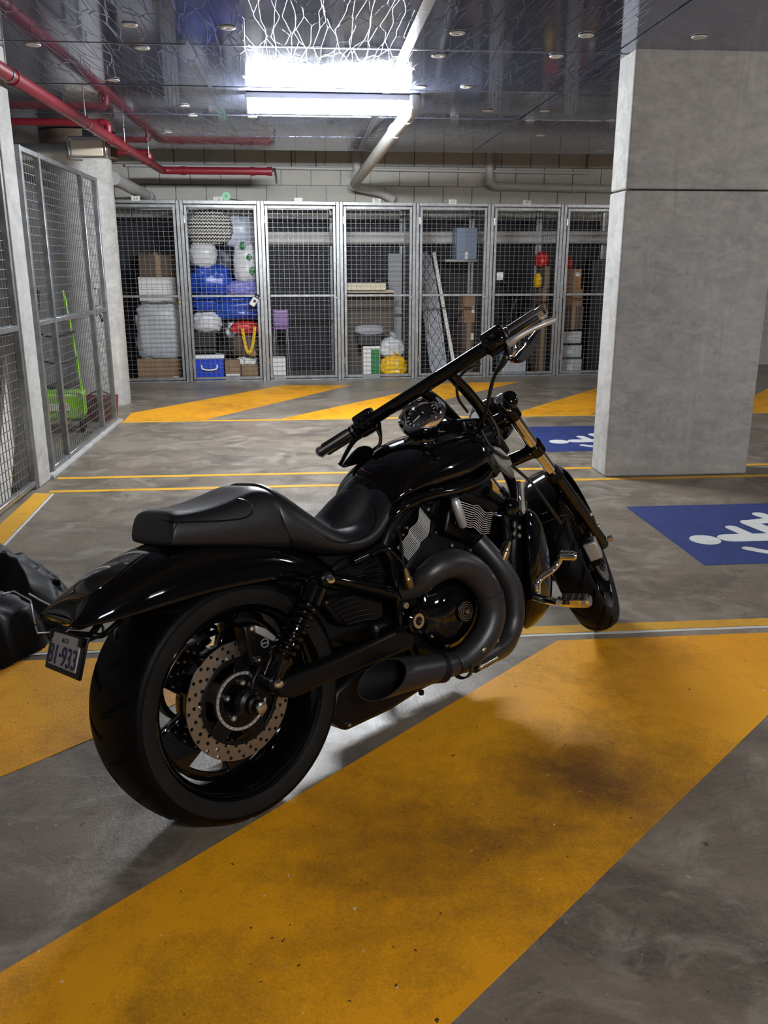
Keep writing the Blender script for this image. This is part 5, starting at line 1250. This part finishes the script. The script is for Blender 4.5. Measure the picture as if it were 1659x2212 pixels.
# ---- front end (built straight, then turned about the steering axis)
CF = Vector((WB, 0, RW))
fwheel = wheel('front_wheel', .062, .252, CF, S)
tyre_mesh(.062, .325, .288, .252, CF, 20, 260, S, fwheel)
for s_ in (-1, 1): MB().lathe([(s_ * .0535, .254), (s_ * .0600, .262), (s_ * .0628, .276), (s_ * .0622, .286)], CF, (0, 1, 0), 80).build('sidewall', 'sidewall_rubber', fwheel, xf=S)
wheel_web(.222, 5, .3, 0, .022, CF, S, fwheel, .09)
MB().lathe([(-.075, 0), (-.075, .03), (-.04, .045), (.04, .045), (.075, .03), (.075, 0)], CF, (0, 1, 0), 32).build('hub', 'gloss_black', fwheel, xf=S)
for s_ in (-1, 1):
    brake_disc(.108, .15, s_ * .072, CF, S, fwheel, 20)
    plate('disc_carrier', [circ(0, 0, .112, 48), circ(0, 0, .02, 16)] + [kidney(.06, .10, 2 * PI * k / 5, 2 * PI * k / 5 + .8) for k in range(5)], .006, 'satin_black', fwheel, (CF + Vector((0, s_ * .077, 0)), (1, 0, 0), (0, 0, 1)), xf=S)
fork_b = S((WB, -.105, RW)); ft = S((1.215, -.105, .93)); fork_t = b(1086, 868, ft.y)
lat = S((0, .105, 0)) - S((0, -.105, 0))
fdir = (fork_b - fork_t).normalized()
def at_v(v):                         # point on the right fork leg at photo row v
    best = None
    for i in range(301):
        p_ = fork_t.lerp(fork_b, i / 300 * 1.1); e = abs(px(p_)[1] - v)
        if best is None or e < best[0]: best = (e, p_)
    return best[1]
mid = at_v(1024)
for s_ in (0, 1):
    o_ = lat * s_
    leg = MB().tube([mid + o_ - fdir * .012, mid + o_, mid + o_ + fdir * .02, fork_b + o_ - fdir * .06, fork_b + o_, fork_b + o_ + fdir * .02], [.027, .031, .028, .027, .029, .024], 20).build('fork_slider', 'gloss_black', bike)
    MB().tube([fork_t + o_ - fdir * .01, mid + o_], .0215, 20).build('stanchion', 'chrome', leg)
    MB().tube([fork_t + o_ - fdir * .022, fork_t + o_ - fdir * .018, fork_t + o_ + fdir * .012], [.016, .023, .024], 18).build('fork_cap', 'chrome', leg)
    MB().tube([mid + o_ - fdir * .02, mid + o_ + fdir * .014], [.030, .034], 20).build('dust_seal', 'satin_black', leg)
latn = lat.normalized()
axb = fork_b - latn * .0; MB().tube([fork_b - latn * .048, fork_b - latn * .03], [.013, .013], 6).build('axle_end', 'bolt_steel', bike)
MB().tube([fork_b - latn * .03, fork_b + lat + latn * .03], .011, 12).build('front_axle', 'bolt_steel', bike)
for v in (1117, 1141):
    p_ = at_v(v); bolt(p_ - latn * .028, .0075, -latn)
fperp = fdir.cross(latn).normalized()
if fperp.x < 0: fperp = -fperp
sp_ = at_v(1105); MB().box(sp_ + fperp * .032, (.014, .05, .13), Matrix((fperp, latn, fdir)).transposed()).build('fork_brace', 'gloss_black', bike, bev=.006)
def clamp(name, v, th, ext):
    c = at_v(v) + lat * .5
    Rc_ = Matrix((fperp, latn, fdir)).transposed()
    o = MB().box(c - fperp * .01, (.05, lat.length * .9, th), Rc_).build(name, 'gloss_black', bike, bev=.012)
    for s_ in (0, 1): MB().tube([at_v(v) + lat * s_ - fdir * th * .6, at_v(v) + lat * s_ + fdir * th * .6], .031, 20).build('clamp_ring', 'gloss_black', o)
    return o
clamp('upper_triple_clamp', 893, .034, .0); clamp('lower_triple_clamp', 968, .034, .0)
# headlight nacelle
hc = at_v(930) + lat * .5 + fperp * .12
MB().ball(hc, .10, .085, .075, R=Matrix((fperp, latn, fdir)).transposed()).build('headlight', 'gloss_black', bike)
# turn signals
for s_ in (0, 1):
    c = b(1101, 866, fork_t.y - .045) if s_ == 0 else fork_t + lat + latn * .06 + fperp * .03
    d_ = -fperp * .85 - Vector((0, 0, .15)); ts = MB().lathe([(-.032, .002), (-.028, .014), (-.015, .025), (.0, .0285), (.014, .027), (.018, .0275), (.020, .022), (.022, 0)], c, fperp, 24).build('turn_signal', 'gloss_black', bike)
    MB().tube([c, fork_t + lat * s_ - fdir * -.01], .008, 8).build('signal_stem', 'satin_black', ts)
# front fender
rings = []
for a in np.linspace(math.radians(8), math.radians(152), 15):
    ring = []
    for i in range(9):
        th = -PI / 2 + PI * i / 8; rr = .338 + .012 * math.cos(th) - (.018 if i in (0, 8) else 0)
        ring.append(CF + Vector((rr * math.cos(a), .075 * math.sin(th), rr * math.sin(a))))
    rings.append(ring)
MB().loft(rings, False, False).build('front_fender', 'gloss_black', bike, ang=180, solid=.004, sub=1, xf=S)
# front calipers, one each side behind the fork legs
for s_ in (-1, 1):
    c = CF + Vector((-.135, s_ * .078, .0)); Rc_ = Matrix.Rotation(math.radians(-20), 3, 'Y')
    cp = MB().box(c, (.055, .055, .13), Rc_).build('front_caliper', 'satin_black', bike, bev=.01, xf=S)
    MB().box(c + Rc_ @ Vector((-.012, s_ * .010, .006)), (.056, .05, .075), Rc_).build('caliper_plate', 'brushed_alu', cp, bev=.006, xf=S)
    MB().box(c + Vector((.05, s_ * -.005, .02)), (.07, .02, .05), Rc_).build('caliper_mount', 'satin_black', cp, bev=.004, xf=S)
rf = at_v(1100) + fperp * .042; MB().box(rf, (.006, .03, .07), Matrix((fperp, latn, fdir)).transposed()).build('fork_reflector', 'reflector_red', bike, bev=.002)

# ---- handlebar
RE, LE_ = b(1176, 671, -.40), b(692, 977, .28)
hb_ = (RE - LE_); hl = hb_.length; hd_ = hb_.normalized()
def bar(u):
    lo, hi = 0.0, 1.0
    for _ in range(40):
        m_ = (lo + hi) / 2
        if px(LE_.lerp(RE, m_))[0] < u: lo = m_
        else: hi = m_
    return LE_.lerp(RE, lo)
hbar = MB().tube([bar(760), bar(1100)], .0205, 20).build('handlebar', 'gloss_black', bike)
for (u, pts) in ((966, [(1002, 838, None), (1030, 872, None), (1056, 908, -.07)]), (906, [(938, 862, None), (965, 888, None), (988, 915, .02)])):
    top = bar(u); bot = b(*pts[-1][:2], pts[-1][2]); P = [top]
    for i, (uu, vv, _) in enumerate(pts[:-1]):
        P.append(b(uu, vv, top.y + (bot.y - top.y) * (i + 1) / 3))
    P.append(bot); MB().tube(catmull(P, 6), [.017, .018, .019, .021], 16).build('riser', 'gloss_black', hbar, ang=60)
updir = Vector((0, 0, 1)); updir = (updir - hd_ * updir.dot(hd_)).normalized(); fw_ = hd_.cross(updir)
if fw_.x < 0: fw_ = -fw_
RH = Matrix((hd_, fw_, updir)).transposed()
for s_, (ui, uo) in ((-1, (768, 694)), (1, (1094, 1170))):
    a, c = bar(ui), bar(uo); g = MB().tube([a, a.lerp(c, .05), a.lerp(c, .06), a.lerp(c, .95), c], [.021, .021, .018, .018, .019], 18).build('grip', 'chrome', bike)
    for k in range(5):
        an = k * 2 * PI / 5 + .5; d_ = (updir * math.cos(an) + fw_ * math.sin(an)) * .0165
        MB().tube([a.lerp(c, .1) + d_, a.lerp(c, .14) + d_, a.lerp(c, .86) + d_, a.lerp(c, .9) + d_], [.004, .0075, .0075, .004], 8).build('rubber_strip', 'rubber_black', g)
    MB().tube([c, c + (c - a).normalized() * .006, c + (c - a).normalized() * .014], [.0195, .0205, .013], 8).build('grip_end', 'chrome', g, ang=20)
# switch housings
for (u0, u1, r_, s_) in ((772, 806, .027, -1), (1048, 1090, .028, 1)):
    a, c = bar(u0), bar(u1); h = MB().tube([a, a.lerp(c, .08), a.lerp(c, .92), c], [r_ * .85, r_, r_, r_ * .85], 16).build('switch_housing', 'gloss_black', bike)
    MB().box(a.lerp(c, .5) - updir * .012 + fw_ * .012, ((c - a).length * .9, .05, .05), RH).build('lower_block', 'gloss_black', h, bev=.008)
    MB().box(a.lerp(c, .5) + updir * .028 + fw_ * .02, ((c - a).length * 1.1, .045, .026), RH).build('reservoir', 'gloss_black', h, bev=.008)
    for k, (da, du, df) in enumerate(((.25, .012, -.027), (.6, .014, -.027), (.45, -.008, -.03), (.8, -.008, -.028))):
        MB().box(a.lerp(c, da) + updir * du + fw_ * df, (.014, .012, .010), RH).build('switch_button', 'matte_black', h, bev=.003)
# levers
def lever(P, r, m, name):
    MB().tube(catmull(P, 6), r, 12).build(name, m, bike, ang=60)
yl = bar(776).y
lever([b(780, 940, yl + .0), b(765, 952, yl + .02), b(750, 975, yl + .05), b(738, 998, yl + .07), b(733, 1005, yl + .075)], [.010, .008, .007, .006, .008], 'satin_black', 'clutch_lever')
yr_ = bar(1100).y
lever([b(1098, 742, yr_ - .01), b(1112, 732, yr_ - .03), b(1140, 716, yr_ - .06), b(1170, 702, yr_ - .09), b(1198, 691, yr_ - .11)], [.013, .011, .009, .008, .0095], 'brushed_alu', 'brake_lever')
# mirrors hanging below the bar
def leaf(name, pix, w, thick, m, glass, inset):
    P = [b(u, v, w) for u, v in pix]; c = sum(P, Vector()) / len(P)
    nrm = (P[2] - P[0]).cross(P[4] - P[0]).normalized()
    view = (_CO - c).normalized(); nrm = nrm if nrm.dot(view) > 0 else -nrm
    P = [p_.lerp(p_, 0) for p_ in catmull(P, 4, True)]
    o = MB().loft([[c + (p_ - c) * .9 + nrm * thick * .5 for p_ in P], [p_ + nrm * thick * .25 for p_ in P], [p_ - nrm * thick * .2 for p_ in P], [c + (p_ - c) * .6 - nrm * thick * .7 for p_ in P]]).build(name, m, bike, ang=50)
    MB().loft([[c + (p_ - c) * .86 + nrm * (thick * .5 + .0004) for p_ in P], [c + (p_ - c) * .86 + nrm * (thick * .5 + .0012) for p_ in P]]).build('mirror_face', glass, o)
    return o
ml = leaf('mirror', [(739, 1009), (757, 984), (774, 967), (790, 963), (803, 970), (800, 984), (784, 997), (762, 1005)], yl - .04, .02, 'gloss_black', 'gloss_black', 0)
MB().tube(catmull([bar(812) - updir * .02, b(822, 945, yl - .05), b(819, 962, yl - .05), b(802, 975, yl - .04)], 5), .006, 10).build('mirror_stem', 'gloss_black', ml)
mr = leaf('mirror', [(1112, 776), (1122, 760), (1140, 742), (1158, 715), (1164, 712), (1160, 732), (1146, 764), (1128, 782), (1115, 784)], yr_ - .02, .02, 'gloss_black', 'mirror_glass', 0)
MB().tube(catmull([bar(1088) - updir * .02, b(1094, 760, yr_), b(1102, 775, yr_ - .01), b(1116, 776, yr_ - .02)], 5), .006, 10).build('mirror_stem', 'gloss_black', mr)
MB().tube(catmull([b(1112, 735, yr_ - .02), b(1112, 755, yr_ - .02), b(1104, 768, yr_ - .01), b(1092, 772, yr_)], 5), .007, 10).build('lever_pivot_guard', 'chrome', mr)
# hoses from the bar
ptube('brake_hose', [(1096, 765, yr_), (1086, 785, yr_ + .02), (1070, 808, yr_ + .06), (1060, 840, yr_ + .1), (1052, 880, yr_ + .14), (1040, 925, -.08), (1045, 960, -.08)], [.011, .0095, .006, .006, .006, .006, .006], 'rubber_black')
ptube('throttle_cable', [(1038, 785, yr_ + .05), (1020, 792, yr_ + .07), (1003, 803, yr_ + .1), (988, 825, yr_ + .14), (990, 860, -.10), (1010, 890, -.08)], .0045, 'rubber_black')
ptube('clutch_hose', [(830, 895, yl - .05), (850, 888, yl - .1), (872, 880, yl - .12), (900, 872, .02), (960, 900, .0), (1000, 920, -.02)], .0055, 'rubber_black')
ptube('clutch_hose', [(815, 930, yl - .06), (822, 950, yl - .06), (812, 972, yl - .05), (800, 990, yl - .05)], .004, 'rubber_black')
for (pts, r_) in (([(1040, 930, -.10), (1060, 965, -.12), (1085, 985, -.13), (1100, 990, -.13)], .005), ([(985, 915, -.02), (1000, 935, -.05), (1030, 945, -.08), (1060, 935, -.1)], .007), ([(1105, 1005, -.14), (1125, 1022, -.17), (1150, 1045, -.2), (1180, 1085, -.21), (1212, 1130, -.2)], .005), ([(1060, 900, -.1), (1075, 930, -.12), (1078, 960, -.12)], .006)):
    ptube('cable', pts, r_, 'rubber_black')
for (u, v, w) in ((1025, 925, -.09), (1030, 940, -.1), (1015, 918, -.08), (1045, 918, -.1), (1065, 925, -.11), (1072, 945, -.12)): MB().ball(b(u, v, w), .009).build('cable_clip', 'gloss_black', bike)
slab('key_switch_block', [(1000, 905), (1060, 900), (1078, 925), (1070, 960), (1030, 965), (1005, 935)], -.07, .12, 'satin_black', bev=.012)
